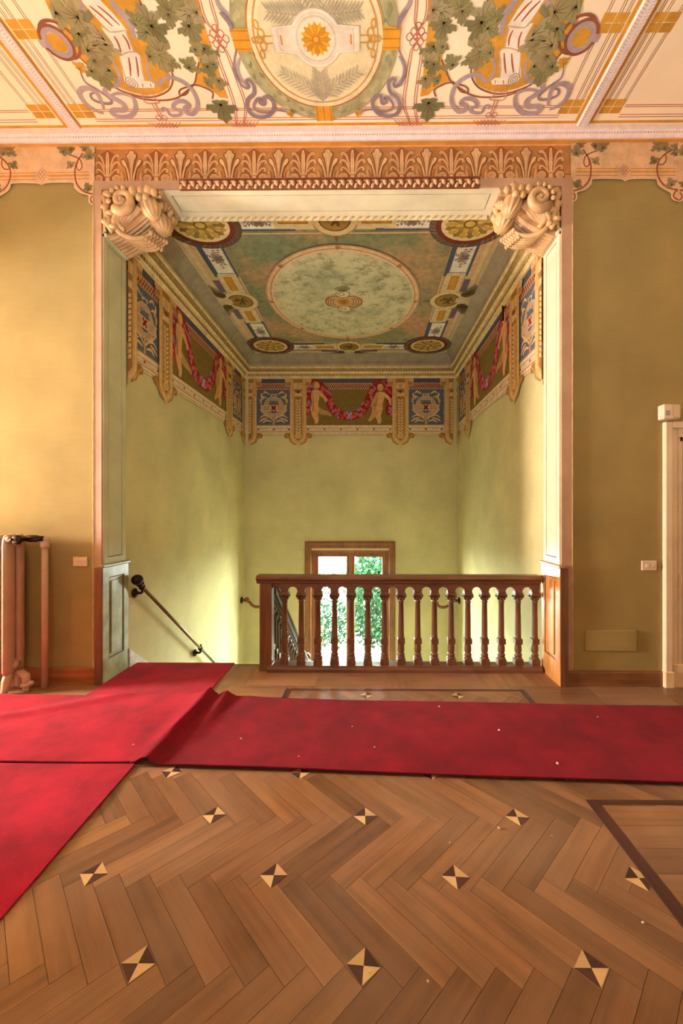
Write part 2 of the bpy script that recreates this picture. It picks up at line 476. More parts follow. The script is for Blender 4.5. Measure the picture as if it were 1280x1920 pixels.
# ------------------------------------------------------------------ casing, reveal panels and lintel of the opening
b = MB()
b.box(XL-.085, XL-.012, -.016, 0, 0, 4.333); b.box(XR+.012, XR+.105, -.016, 0, 0, 4.333)
b.box(XL-.085, XR+.105, -.016, 0, 4.333, 4.405)
casing = structure(b.build('trim_casing', M['pinkcream']), 'flat pinkish plaster casing framing the stairwell opening', 'casing')
b = MB()
for x in (XL-.088, XR+.101): b.box(x, x+.008, -.02, -.01, .16, 4.38)
for x in (XL+.005, XR-.03): b.box(x, x+.02, -.022, 0, 3.97, 4.26)
for z0, x0, x1 in ((4.262, XL+.03, XL+.51), (4.262, XR-.52, XR-.03)):
    b.box(x0, x1, -.028, 0, z0+.02, z0+.034); b.box(x0, x1, -.02, 0, z0-.004, z0+.012)
b.build('casing_edge', M['cornice'], casing)
def panel_board(name, ux0, ux1, v0, v1, put, label, m, gin=.055, face=.03, lip=True, gm='groove'):
    """board with a rectangular dark groove; put(u, v, h) places it, h away from the wall"""
    root = empty(name); structure(root, label, 'panelling')
    def slab(bb, a0, a1, c0, c1, h0, h1):
        vv = [bb.bm.verts.new(put(u, v, h)) for h in (h0, h1) for v in (c0, c1) for u in (a0, a1)]
        for q in ((0, 2, 3, 1), (4, 5, 7, 6), (0, 1, 5, 4), (2, 6, 7, 3), (0, 4, 6, 2), (1, 3, 7, 5)): bb.face([vv[i] for i in q])
    g = gin; e = .009
    b = MB(); slab(b, ux0, ux1, v0, v0+g, 0, face); slab(b, ux0, ux1, v1-g, v1, 0, face); slab(b, ux0, ux0+g, v0+g, v1-g, 0, face); slab(b, ux1-g, ux1, v0+g, v1-g, 0, face)
    b.build('frame', m, root)
    b = MB(); slab(b, ux0+g+e, ux1-g-e, v0+g+e, v1-g-e, 0, face-.002); b.build('panel', m, root)
    b = MB(); slab(b, ux0+g, ux1-g, v0+g, v1-g, 0, face-.012); b.build('groove', M[gm], root)
    return root, slab
r1, sl = panel_board('trim_jamb_panel', .0, TH, 1.05, 3.955, lambda u, v, h: (XL-.03+h, u, v), 'tall sage jamb panel tinted with green window light, above the wainscot', M['sagel'])
b = MB(); sl(b, 0, TH+.01, 3.93, 3.96, 0, .05); sl(b, 0, TH+.01, 3.96, 3.985, 0, .035); b.build('cap_moulding', M['sage'], r1)
r2, sl = panel_board('trim_jamb_panel', .0, TH, 1.05, 3.955, lambda u, v, h: (XR+.03-h, u, v), 'tall cream jamb panel above the honey wood wainscot', M['sage'])
b = MB(); sl(b, 0, TH+.01, 3.93, 3.96, 0, .05); sl(b, 0, TH+.01, 3.96, 3.985, 0, .035); b.build('cap_moulding', M['sage'], r2)
SX0, SX1 = -1.815, 1.15
r3, sl = panel_board('trim_soffit_panel', SX0, SX1, 0, TH, lambda u, v, h: (u, v, 4.40-h), 'long pale soffit panel under the lintel between the corbels', M['sage'], .06, .07)
b = MB(); sl(b, SX0-.02, SX0, 0, TH, 0, .055); sl(b, SX0-.035, SX0-.02, 0, TH, 0, .035); sl(b, SX1, SX1+.02, 0, TH, 0, .055); sl(b, SX1+.02, SX1+.035, 0, TH, 0, .035)
b.build('side_moulding', M['sage'], r3)

# carved leaf moulding on the front edge of the lintel, and the rope along the back edge
root = empty('trim_leaf_moulding', (0, 0, 0)); structure(root, 'carved gilded leaf moulding along the front edge of the lintel', 'moulding')
MX0, MX1 = -1.645, .965
b = MB(); b.extrude_x([(0, 4.325), (-.02, 4.325), (-.03, 4.335), (-.02, 4.36), (-.03, 4.39), (-.045, 4.398), (0, 4.40)], MX0, MX1); b.build('backing', M['redbrown'], root)
b = MB(); b.sm = True
b.ball((-.018, -.03, -.016), (.014, .014, .024), 8, 6, 0, 0, Matrix.Rotation(.5, 3, 'Y')); b.ball((.012, -.034, .004), (.018, .016, .026), 8, 6, 0, 0, Matrix.Rotation(-.6, 3, 'Y')); b.ball((.0, -.028, .026), (.03, .012, .008), 8, 4)
me = b.mesh('carved_leaf', M['carved'])
nleaf = 36
for k in range(nleaf):
    o = mobj('carved_leaf', me, root); o.location = (MX0+(MX1-MX0)*(k+.5)/nleaf, 0, 4.355)
root = empty('trim_rope_moulding'); structure(root, 'twisted gilt rope moulding along the stair side of the lintel', 'moulding')
b = MB(); b.box(SX0+.02, SX1-.02, TH, TH+.02, 4.30, 4.40); b.build('backing', M['sage'], root)
b = MB(); b.sm = True; b.ball((0, TH+.012, 4.318), (.042, .02, .014), 8, 6, 0, 0, Matrix.Rotation(-.45, 3, 'Y'))
me = b.mesh('rope_strand', M['cornice'])
for k in range(40):
    o = mobj('rope_strand', me, root); o.location = (SX0+.05+(SX1-SX0-.1)*(k+.5)/40, 0, 0)

# lower wainscots of the jambs
def wainscot(side, label, m, md):
    root = empty('trim_wainscot'); structure(root, label, 'wainscot')
    sx = 1 if side < 0 else -1; x = XL-.03 if side < 0 else XR+.03
    def slab(bb, u0, u1, v0, v1, h0, h1, bev=0):
        xa, xb = sorted((x+sx*h0, x+sx*h1)); bb.box(xa, xb, u0, u1, v0, v1, bev)
    b = MB(); slab(b, -.03, .345, 0, 1.02, 0, .032); b.build('board', m, root)
    b = MB(); slab(b, -.03, .345, .0, .2, .032, .04, .003); slab(b, -.03, .05, .2, 1.02, .032, .04); slab(b, .275, .345, .2, 1.02, .032, .04); slab(b, .05, .275, .93, 1.02, .032, .04); b.build('frame', m, root)
    b = MB()
    for a0, a1, c0, c1 in ((.05, .275, .2, .212), (.05, .275, .918, .93), (.05, .062, .212, .918), (.263, .275, .212, .918)): slab(b, a0, a1, c0, c1, .032, .036)
    b.build('panel_groove', md, root)
    b = MB(); slab(b, .082, .243, .235, .895, .032, .044, .006); b.build('panel', m, root)
    b = MB(); slab(b, -.045, .36, 1.02, 1.05, -.005, .055, .008); b.build('cap', m, root)
    b = MB(); bx = sorted((x-sx*.03, x+sx*.034)); b.box(bx[0], bx[1], -.036, -.001, 0, 1.02); b.build('edge_post', M['oakz'], root)
    return root
wainscot(-1, 'panelled wainscot with green window light in its colour at the foot of the jamb beside the handrail', plain('green_lit_wainscot', (158, 168, 128), .25, .2, 6), M['redbrown'])  # the green cast of the stair window is put into this colour
wainscot(1, 'honey coloured wooden wainscot where the balustrade ends', M['honey'], M['oakz'])

# cornice bar between front wall and ceiling, and the two ceiling bars
b = MB(); b.extrude_x([(0, 4.72), (-.012, 4.72), (-.02, 4.735), (-.05, 4.79), (-.055, 4.83), (0, 4.83)], -4.6, 4.6)
bar = structure(b.build('trim_ceiling_bar', M['lilac']), 'white patterned moulding where hall wall and ceiling meet', 'moulding')
b = MB()
for k in range(300):
    x = -3.6+k*.024; b.box(x, x+.011, -.042, -.034, 4.765, 4.778)
tag(b.build('leaf_pattern', plain('moulding_relief', (214, 190, 178), .6, .1), bar), kind='stuff')
b = MB(); b.box(-4.6, 4.6, -.03, 0, 4.708, 4.72); b.build('gilt_line', M['gold'], bar)
for x, lb in ((-2.53, 'white patterned ceiling bar over the radiator side of the hall'), (1.83, 'white patterned ceiling bar over the door side of the hall')):
    b = MB(); b.box(x-.047, x+.047, -5.9, -.05, ZC-.022, ZC, .008)
    o = structure(b.build('trim_ceiling_bar', M['lilac']), lb, 'moulding')
    b = MB()
    for k in range(150):
        y = -.06-k*.02
        for s in (-1, 1):
            b.bm.verts.ensure_lookup_table()
            v4 = [b.bm.verts.new((x+s*q[0], y+q[1], ZC-.0235)) for q in ((.008, 0), (.036, -.012), (.036, -.006), (.008, .006))]
            b.face(v4)
    tag(b.build('leaf_pattern', plain('bar_relief', (196, 190, 186), .6, .1), o), kind='stuff')
# ------------------------------------------------------------------ parquet
PL, PW = .468, .0884
r2_ = sqrt(2)
OX, OY = -.015-PL/r2_, -1.528-(PL+PW)/r2_
b = MB(); g = .0007
b.box(-PL/2+g, PL/2-g, -PW/2+g, PW/2-g, -.018, 0)
for f in [f for f in b.bm.faces if f.normal.z < -.5]: b.bm.faces.remove(f)
plank_me = b.mesh('plank', M['plank'])
rest = MB()
places = []
for band in range(-6, 7):
    for k in range(-32, 34):
        for kind in (0, 1):
            if kind == 0: x, y, a = (PL-PW)/2/r2_, (PL+PW)/2/r2_, pi/4
            else: x, y, a = (PL+PW)/2/r2_, (1.5*PL+.5*PW)/r2_, 3*pi/4
            x += OX+k*PW*r2_; y += OY+band*PL*r2_
            if not (-4.4 < x < 4.4 and -4.2 < y < -.02): continue
            p = Vector((x, y, 0))-CAMP
            d = p.y; px = AX+FPX*p.x/d if d > .5 else 1e5
            py = AY+FPX*1.5/d if d > .5 else 1e5
            seen = -160 < px < 1440 and 1285 < py < 2130
            # the runner covers the middle of the floor
            if -1.13 < y < -.47: seen = False
            places.append((0 if seen else 1, abs(d-1.3), x, y, a))
places.sort()
random.seed(3)
for i, (h, _, x, y, a) in enumerate(places):
    if h == 0 and i < 225:
        o = mobj('plank', plank_me, floor); o.location = (x, y, random.uniform(-.0002, .0002)); o.rotation_euler = (0, 0, a+(pi if random.random() < .5 else 0))
    else:
        mt = Matrix.Translation((x, y, 0)) @ Matrix.Rotation(a, 4, 'Z')
        vv = [rest.bm.verts.new(mt @ Vector(q)) for q in ((-PL/2+g, -PW/2+g, -.0005), (PL/2-g, -PW/2+g, -.0005), (PL/2-g, PW/2-g, -.0005), (-PL/2+g, PW/2-g, -.0005))]
        rest.face(vv)
tag(rest.build('plank_field', wood('oak_plank_field', (164, 126, 94), .34, 0, False, .2, 0, .25), floor), kind='stuff')
# diamonds: one where a row of planks meets the next
def inlay(flip):
    b = MB(); h = .057
    P_ = [(h, 0), (0, h), (-h, 0), (0, -h)]
    for k in range(4):
        b.mi = (k+flip) % 2
        a, c = P_[k], P_[(k+1) % 4]
        v = [b.bm.verts.new((*q, .0012)) for q in ((0, 0), a, c)]
        lo = [b.bm.verts.new((*q, -.01)) for q in ((0, 0), a, c)]
        b.face(v)
        b.face([v[1], lo[1], lo[2], v[2]])
    return b.mesh('inlay_diamond', [M['inlay_light'], M['inlay_dark']])
inl = [inlay(0), inlay(1)]
for r in range(-3, 5):
    y = -1.528+r*.331
    for k in range(-5, 6):
        x = -.015+.75*k+(.375 if r % 2 else 0)
        if x > 3 or x < -3 or y > -.1: continue
        if x > 1.3 and y < -1.4: continue
        o = mobj('inlay_diamond', inl[1 if r in (-2, 1, 4) else 0], floor); o.location = (x, y, 0); o.rotation_euler = (0, 0, random.uniform(-.1, .1))
# dark border strips and straight boards round the edge of the floor
def board(x0, x1, y0, y1, top, m, name, along=0):
    b = MB()
    l, wd = (x1-x0, y1-y0) if along == 0 else (y1-y0, x1-x0)
    b.box(-l/2+g, l/2-g, -wd/2+g, wd/2-g, -.018, 0, .0008)
    o = b.build(name, m, floor); o.location = ((x0+x1)/2, (y0+y1)/2, top)
    if along: o.rotation_euler = (0, 0, pi/2)
    return o
T1, T2 = .0016, .0028
for q in ((1.135, 1.195, -3.4, -1.405, 1), (1.195, 3.6, -1.44, -1.405, 0), (-.66, 1.277, -.12, -.085, 0), (-.70, -.655, -.29, -.085, 1),
          (1.275, 1.32, -.40, -.085, 1), (-3.6, -.66, -.29, -.25, 0), (1.28, 3.6, -.40, -.36, 0)):
    board(q[0], q[1], q[2], q[3], T2, M['inlay_dark'], 'border_strip', q[4])
random.seed(5)
for k in range(9):      # boards running away beyond the right strip
    board(1.2, 2.6, -1.45-(k+1)*.13, -1.45-k*.13, T1+random.uniform(0, .0004), M['plank'], 'plank')
xs = -2.3
while xs < 1.64:        # wide boards of the landing edge
    x2 = min(1.655, xs+random.choice((.22, .34, .5, .62)))
    y0 = -.085 if (xs > -.68 and x2 < 1.29) else -.02
    board(xs, x2, y0, .44, T1+random.uniform(0, .0004), M['plank'], 'plank', 0 if x2-xs > .3 else 1); xs = x2
xs = 1.33
while xs < 3.4:
    board(xs, xs+.55, -.36, -.005, T1, M['plank'], 'plank'); xs += .55
xs = -.70
while xs > -3.6:
    board(xs-.5, xs, -.25, -.005, T1, M['plank'], 'plank'); xs -= .5
b = MB(); b.box(XL-.01, XR+.01, .435, .475, -.05, .0025, .008); b.build('nosing', M['oak'], floor)

# ------------------------------------------------------------------ carpets
def carpetmat(name, c):
    m, nt, bs = tree(name)
    v = coords(nt)
    a = ramp(nt, noise(nt, v, 3.2, 6, .65), [(.3, shade(c, .78)), (.55, c), (.75, shade(c, 1.12))])
    sp = ramp(nt, noise(nt, v, 55, 4, .8), [(.0, (255, 255, 255)), (.66, (255, 255, 255)), (.74, (255, 214, 206))])
    f = ramp(nt, noise(nt, v, 420, 2), [(.3, (200, 200, 200)), (.7, (255, 255, 255))])
    nt.links.new(mulc(nt, a, f), bs.inputs['Base Color'])
    bs.inputs['Roughness'].default_value = 1.0; bs.inputs['Specular IOR Level'].default_value = .05
    bs.inputs['Sheen Weight'].default_value = .12; bs.inputs['Sheen Roughness'].default_value = .6
    bs.inputs['Sheen Tint'].default_value = (1, .5, .5, 1)
    bump(nt, noise(nt, v, 260, 3), bs, .5, .004)
    return m
CM = carpetmat('red_carpet_pile', (184, 22, 56))
CM2 = carpetmat('deep_red_shaded_pile', (142, 4, 36))  # separate runner's red, deepened to hold its weaker light in the colour
def carpet(name, q, nx, ny, hfun, label, th=.011, m=None):
    """q: corner points near-left, near-right, far-right, far-left on the floor"""
    b = MB(); b.sm = True
    P_ = [Vector((*p, 0)) for p in q]
    def at(s, t):
        p = P_[0].lerp(P_[1], s).lerp(P_[3].lerp(P_[2], s), t); return p
    top = []
    for i in range(nx+1):
        row = []
        for j in range(ny+1):
            p = at(i/nx, j/ny); row.append((p.x, p.y, th+hfun(p.x, p.y)))
        top.append(row)
    b.grid(top)
    b.sm = False
    rim = [top[i][0] for i in range(nx+1)]+[top[nx][j] for j in range(1, ny+1)]+[top[i][ny] for i in range(nx-1, -1, -1)]+[top[0][j] for j in range(ny-1, 0, -1)]
    n = len(rim); up = [b.bm.verts.new(p) for p in rim]; lo = [b.bm.verts.new((p[0], p[1], max(.0032, p[2]-th+.003))) for p in rim]
    for i in range(n): b.face([up[i], lo[i], lo[(i+1) % n], up[(i+1) % n]])
    return tag(b.build(name, m or CM), label, 'carpet', 'red stair and hall carpets')
gs = lambda x, c, s: math.exp(-((x-c)/s)**2)
def wav(x, y): return .004*(sin(3.1*x+1.7*y)+sin(5.3*y-2.2*x+1))+.004
carpet('carpet_strip', [(-2.33, -3.4), (-1.30, -3.4), (-1.385, -1.14), (-2.33, -1.14)], 30, 50, lambda x, y: .5*wav(x, y), 'red carpet strip in the lower left corner, leading towards the viewer')
carpet('carpet_strip', [(-3.9, -1.135), (-1.36, -1.135), (-1.27, -.262), (-3.9, -.262)], 70, 30,
       lambda x, y: .012+wav(x, y)+.014*gs(x*.55-y, -.83, .07)+.035*max(0, 1-abs(x+1.30)/.16)**2*(.6+.4*(y+1.135)/.87), 'lighter red carpet piece crossing in front of the radiator, left of the fold')
def ridge(x, y):
    t = (y+1.166)/.87
    c = -1.315+.05*t
    s = x-c
    big = .078*(math.exp(-(s/.055)**2) if s < 0 else math.exp(-(s/.042)**2))*(.55+.45*min(1, max(0, t)))
    two = .05*gs(s, .15-.02*t, .05)*max(0, t-.25)*1.3
    return .014+big+two+.8*wav(x, y)*min(1, max(0, (s+.1)*3))+.012*gs(s, .32, .09)*max(0, t-.4)
carpet('carpet_runner', [(-1.41, -1.155), (3.9, -1.40), (3.9, -.50), (-1.30, -.292)], 150, 40, ridge, 'red runner, coloured darker for its weaker light, crossing the hall from a raised fold to the door side', m=CM2)
# carpet to the stair, running on down the steps
b = MB(); b.sm = True
RISE, TREAD, NST = .175, .24, 11
path = [(-.34, .012), (.0, .012), (.44, .013), (.482, .010), (.488, -.02)]
for i in range(7):
    y = .488+i*TREAD; z = -RISE*(i+1)
    path += [(y, z+.016), (y+.02, z+.013), (y+TREAD-.01, z+.013), (y+TREAD+.004, z-.01)]
b.grid([[(-2.31+.98*s/6+.0*y, y, z) for s in range(7)] for y, z in path])
b.sm = False
for s in (0, 6):
    x = -2.31+.98*s/6
    v_ = [b.bm.verts.new((x, y, z)) for y, z in path[:4]]; lo = [b.bm.verts.new((x, y, .0032)) for y, z in path[:4]]
    for i in range(3): b.face([v_[i], v_[i+1], lo[i+1], lo[i]])
tag(b.build('stair_carpet', CM), 'red carpet strip going over the edge and down the stairs beside the green-lit wainscot', 'carpet', 'red stair and hall carpets')

# plaster crumbs
random.seed(11)
b = MB(); bmesh.ops.create_icosphere(b.bm, subdivisions=1, radius=1)
for v in b.bm.verts: v.co *= random.uniform(.6, 1.2)
cr_me = b.mesh('plaster_crumb', M['crumb'])
for px, py, r, h in ((452, 1386, .008, .03), (823, 1326, .008, .03), (935, 1372, .01, .03), (1045, 1433, .011, .03), (702, 1402, .006, .03), (1120, 1345, .006, .03), (560, 1420, .005, .03), (660, 1362, .006, .03),
                     (935, 1555, .009, .002), (843, 1582, .004, .002), (1205, 1733, .007, .002), (802, 1843, .005, .002), (693, 1825, .007, .002), (1034, 1569, .004, .002), (250, 1398, .006, .03)):
    p = hitZ(px, py, h-.005)
    z = h if h < .01 else .011+(ridge(p.x, p.y) if p.x > -1.3 else .02)
    o = mobj('plaster_crumb', cr_me); o.location = (p.x, p.y, z+r*.3); o.scale = (r, r*.8, r*.6); o.rotation_euler = (0, 0, random.uniform(0, 6))
    on = 'red runner' if h > .01 else 'parquet'
    if p.x < -1.3: on = 'red carpet left of the fold'
    tag(o, 'small pale plaster crumb lying on the '+on, 'debris', 'plaster crumbs on the '+on)

# ------------------------------------------------------------------ balustrade on the landing
BY = .345
bal = empty('balustrade', (0, BY, 0)); tag(bal, 'reddish oak balustrade with turned balusters and arched headers on the landing edge', 'balustrade')
b = MB(); b.box(-1.03, -.915, -.055, .055, .0, .835, .004); b.box(-1.035, -.91, -.06, .06, .0, .06, .004); b.build('newel', M['oakz'], bal)
b = MB(); b.extrude_x([(-.09, .003), (-.09, .03), (-.082, .05), (-.06, .056), (.06, .056), (.082, .05), (.09, .03), (.09, .003)], -.95, 1.63); b.build('base_rail', M['oak'], bal)
b = MB(); b.extrude_x([(-.035, .828), (-.05, .84), (-.05, .852), (-.068, .862), (-.078, .874), (-.078, .884), (-.066, .895), (-.06, .906), (.06, .906), (.066, .895), (.078, .884), (.078, .874), (.068, .862), (.05, .852), (.05, .84), (.035, .828)], -1.06, 1.63); b.build('top_rail', M['oak'], bal)
SPC = .1593; BX = [-.80+SPC*k for k in range(16)]
RA, ZSP, ZTOP = .045, .752, .83
b = MB()
def arc_z(x):
    d = min(abs(x-(c+SPC/2)) for c in [BX[0]-SPC]+BX)
    return ZSP+sqrt(max(0, RA*RA-d*d)) if d < RA else ZSP-.012
xs = set([-.915, 1.63])
for c in [BX[0]-SPC]+BX:
    for k in range(13): xs.add(round(c+SPC/2+RA*cos(pi*k/12)*.9999, 5))
    xs.add(round(c+SPC/2-RA*1.001, 5)); xs.add(round(c+SPC/2+RA*1.001, 5))
xs = sorted(x for x in xs if -.916 < x < 1.631)
rows = [[(x, -.024, ZTOP), (x, -.024, arc_z(x)), (x, .024, arc_z(x)), (x, .024, ZTOP)] for x in xs]
b.grid(rows, closed_v=True); b.build('arched_header', M['oak'], bal)
def baluster_mesh(name, m):
    b = MB()
    b.box(-.040, .040, -.040, .040, .05, .112, .003)
    b.sm = True
    b.lathe([(.038, .112), (.040, .12), (.036, .128), (.030, .131), (.030, .135), (.036, .140), (.037, .150), (.034, .158), (.027, .165), (.029, .172), (.034, .19), (.033, .22), (.029, .252)], seg=16, cap=False)
    b.sm = False; b.box(-.035, .035, -.035, .035, .252, .304, .003); b.sm = True
    b.lathe([(.029, .304), (.032, .31), (.029, .318), (.0285, .35), (.027, .5), (.0245, .645), (.030, .650), (.030, .658), (.025, .662), (.026, .672), (.032, .69), (.038, .71)], seg=16, cap=False)
    for s in (-1, 1):
        for t in (-1, 1): b.ball((s*.036, t*.026, .706), (.014, .012, .014), 8, 6)
    for k in range(8):
        t = 2*pi*(k+.5)/8; b.ball((.032*cos(t), .032*sin(t), .684), (.008, .008, .014), 6, 4)
    b.sm = False; b.box(-.046, .046, -.046, .046, .717, .728, .002); b.box(-.038, .038, -.038, .038, .728, .745)
    return b.mesh(name, m)
bal_me = baluster_mesh('baluster', M['oakz'])
for x in BX:
    o = mobj('baluster', bal_me, bal); o.location = (x, 0, 0)

# ------------------------------------------------------------------ stairs
st = empty('staircase', (-1.64, .475, 0)); tag(st, 'stone stair flight going down along the handrail wall to the window landing', 'staircase')
for i in range(NST-1):
    b = MB(); b.box(XL+1.64, -.93+1.64, i*TREAD, (i+1)*TREAD+.02, -RISE*(i+1)-.16, -RISE*(i+1), .006); b.build('step', M['stone'], st)
b = MB(); b.box(XL+1.64, XR+1.64, 10*TREAD, YB-.48, LAND-.2, LAND); b.build('landing', M['stone'], st)
st2 = empty('staircase', (.98, 2.875, LAND)); tag(st2, 'lower stair flight turning back from the window landing, hidden below the balustrade', 'staircase')
for i in range(9):
    b = MB(); b.box(.30-.98, XR-.98, -(i+1)*TREAD-.02, -i*TREAD, -RISE*(i+1)-.16, -RISE*(i+1), .006); b.build('step', M['stone'], st2)
b = MB()
sl_ = RISE/TREAD
v = [b.bm.verts.new(p) for p in ((XL, .35, .19), (XL, .35, -.1), (XL, 2.9, -.1-2.55*sl_), (XL, 2.9, .12-2.55*sl_), (XL+.02, .35, .19), (XL+.02, .35, -.1), (XL+.02, 2.9, -.1-2.55*sl_), (XL+.02, 2.9, .12-2.55*sl_))]
for q in ((0, 1, 2, 3), (4, 5, 6, 7), (0, 4, 7, 3), (1, 5, 6, 2), (0, 1, 5, 4), (3, 2, 6, 7)): b.face([v[i] for i in q])
structure(b.build('trim_stair_skirting', M['marble']), 'white marble skirting sloping down the wall below the handrail', 'skirting')
# inner balustrade of the flight
ib = empty('stair_balustrade', (-.97, .475, 0)); tag(ib, 'dark sloping inner balustrade of the stair flight seen behind the newel', 'balustrade')
ib_m = wood('dark_oak_z', (92, 54, 34), .3, 2); ib_s = wood('dark_oak_y', (96, 56, 34), .3, 1)
def slopebar(bb, z0, z1, hw, y0=.0, y1=2.36):
    v = [bb.bm.verts.new((sx*hw, y, z-y*sl_)) for y in (y0, y1) for z in (z0, z1) for sx in (-1, 1)]
    for q in ((0, 1, 3, 2), (4, 5, 7, 6), (0, 1, 5, 4), (2, 3, 7, 6), (0, 2, 6, 4), (1, 3, 7, 5)): bb.face([v[i] for i in q])
b = MB(); slopebar(b, .70, .79, .055); slopebar(b, .79, .82, .07); slopebar(b, .66, .70, .035); b.build('handrail', ib_s, ib)
b = MB(); slopebar(b, -.10, .02, .06); b.build('string_board', ib_s, ib)
b = MB(); slopebar(b, .56, .66, .022); b.build('sloping_header', ib_s, ib)
ib_me = baluster_mesh('baluster', ib_m)
for k in range(19):
    y = .07+k*.12; o = mobj('baluster', ib_me, ib); o.location = (0, y, -y*sl_-.06); o.scale = (.8, .8, .92)
b = MB(); b.box(-.06, .06, 2.30, 2.42, LAND, LAND+1.1, .006); b.ball((0, 2.36, LAND+1.16), .065, 14, 10); b.build('newel', ib_m, ib)

# ------------------------------------------------------------------ wall handrail
hr = empty('wall_handrail', (XL+.075, .42, .80)); tag(hr, 'bronze tube handrail sloping down the green stairwell wall from a dark round knob', 'handrail')
A_, B_ = Vector((0, 0, 0)), Vector((0, 2.75, -2.75*.772))
b = MB(); b.sm = True; b.tube([A_, B_], .017, 12); b.build('rail', M['steel'], hr)
dr = (B_-A_).normalized()
b = MB(); b.sm = True
b.tube([A_-dr*.02, A_+dr*.02, A_+dr*.05], lambda t: .03-.008*t, 12); b.ball(A_-dr*.05+Vector((0, 0, .02)), (.055, .055, .052), 16, 10, 0, 0); b.ball(A_+dr*.07, .026, 10, 8)
b.build('end_knob', M['dark'], hr)
for p in (A_+dr*.06, A_+dr*1.82, A_+dr*2.9):
    b = MB(); b.sm = True
    b.lathe([(.0, -.072), (.045, -.072), (.05, -.064), (.034, -.052), (.02, -.046), (.014, -.03), (.014, 0)], p+Vector((0, -.01, -.055)), 14, 'x')
    b.tube([p+Vector((-.0, -.01, -.055)), p+Vector((.004, -.004, -.04)), p], .014, 8); b.lathe([(.026, -.02), (.028, 0), (.026, .02)], p, 12, 'y'); b.tube([p+Vector((0, 0, .015)), p+Vector((0, .01, .035))], .008, 8); b.ball(p+Vector((0, .012, .04)), .014, 8, 6)
    b.build('bracket', M['dark'], hr)

# scroll wall lamp arms near the far corners
def lamp_arm(x, s, label):
    root = empty('wall_lamp_arm', (x, 3.86, -.10)); tag(root, label, 'wall lamp', 'scroll lamp arms')
    b = MB(); b.sm = True; b.lathe([(0, 0), (.06, 0), (.06, .02), (.03, .03), (.0, .032)] if s > 0 else [(0, 0), (.06, 0), (.06, -.02), (.03, -.03), (0, -.032)], (0, 0, 0), 12, 'x'); b.build('wall_plate', M['dark'], root)
    b = MB(); b.sm = True; b.tube([(s*.02, 0, 0), (s*.09, 0, .0), (s*.15, -.01, -.03), (s*.2, -.02, -.085), (s*.27, -.03, -.115), (s*.36, -.04, -.11), (s*.42, -.045, -.06)], .026, 8); b.ball((s*.1, 0, .012), .045, 10, 8); b.ball((s*.42, -.045, -.04), .035, 8, 6); b.build('arm', M['redbrown'], root)
lamp_arm(XL-.005, 1, 'dark scrolled lamp arm low on the wall just behind the newel post')
lamp_arm(XR+.005, -1, 'dark scrolled lamp arm seen between the balusters on the wall opposite the handrail')
# ------------------------------------------------------------------ stairwell window
win = empty('window_1', (0, YB, 0)); structure(win, 'brown wooden casement window low on the stairwell end wall, garden behind', 'window')
b = MB()
def rectframe(b, x0, x1, z0, z1, w_, y0, y1, bev=0):
    b.box(x0, x0+w_, y0, y1, z0, z1, bev); b.box(x1-w_, x1, y0, y1, z0, z1, bev); b.box(x0+w_, x1-w_, y0, y1, z1-w_, z1, bev); b.box(x0+w_, x1-w_, y0, y1, z0, z0+w_, bev)
rectframe(b, -1.19, .51, -1.60, .965, .12, -.03, .0, .006); rectframe(b, -1.17, .49, -1.58, .945, .03, -.042, -.03, .004); rectframe(b, -1.10, .42, -1.50, .865, .03, -.036, -.002, .004)
b.build('casing', M['winwood'], win)
b = MB(); rectframe(b, -1.075, .395, -1.47, .80, .055, .02, .16); b.build('window_frame', M['winwood'], win)
b = MB(); b.box(-1.11, .43, -.10, .02, -1.53, -1.49, .006); b.build('sill', M['winwood'], win)
gm, nt, bs = tree('window_glass')
out = [n for n in nt.nodes if n.type == 'OUTPUT_MATERIAL'][0]
tr = N(nt, 'ShaderNodeBsdfTransparent'); gl = N(nt, 'ShaderNodeBsdfGlossy'); gl.inputs['Roughness'].default_value = .02
mx = N(nt, 'ShaderNodeMixShader'); mx.inputs[0].default_value = .03
tr.inputs['Color'].default_value = (.97, .99, .97, 1)
nt.links.new(tr.outputs[0], mx.inputs[1]); nt.links.new(gl.outputs[0], mx.inputs[2]); nt.links.new(mx.outputs[0], out.inputs['Surface'])
for x0, x1 in ((-1.02, -.335), (-.333, .34)):
    b = MB(); rectframe(b, x0, x1, -1.43, .745, .078, .05, .10, .006); s_ = b.build('casement', M['winwood'], win)
    b = MB(); b.box(x0+.07, x1-.07, .07, .076, -1.36, .67); b.build('pane', gm, s_)
b = MB(); b.box(-.36, -.308, .03, .05, -1.43, .745, .006); b.build('meeting_stile', M['winwood'], win)

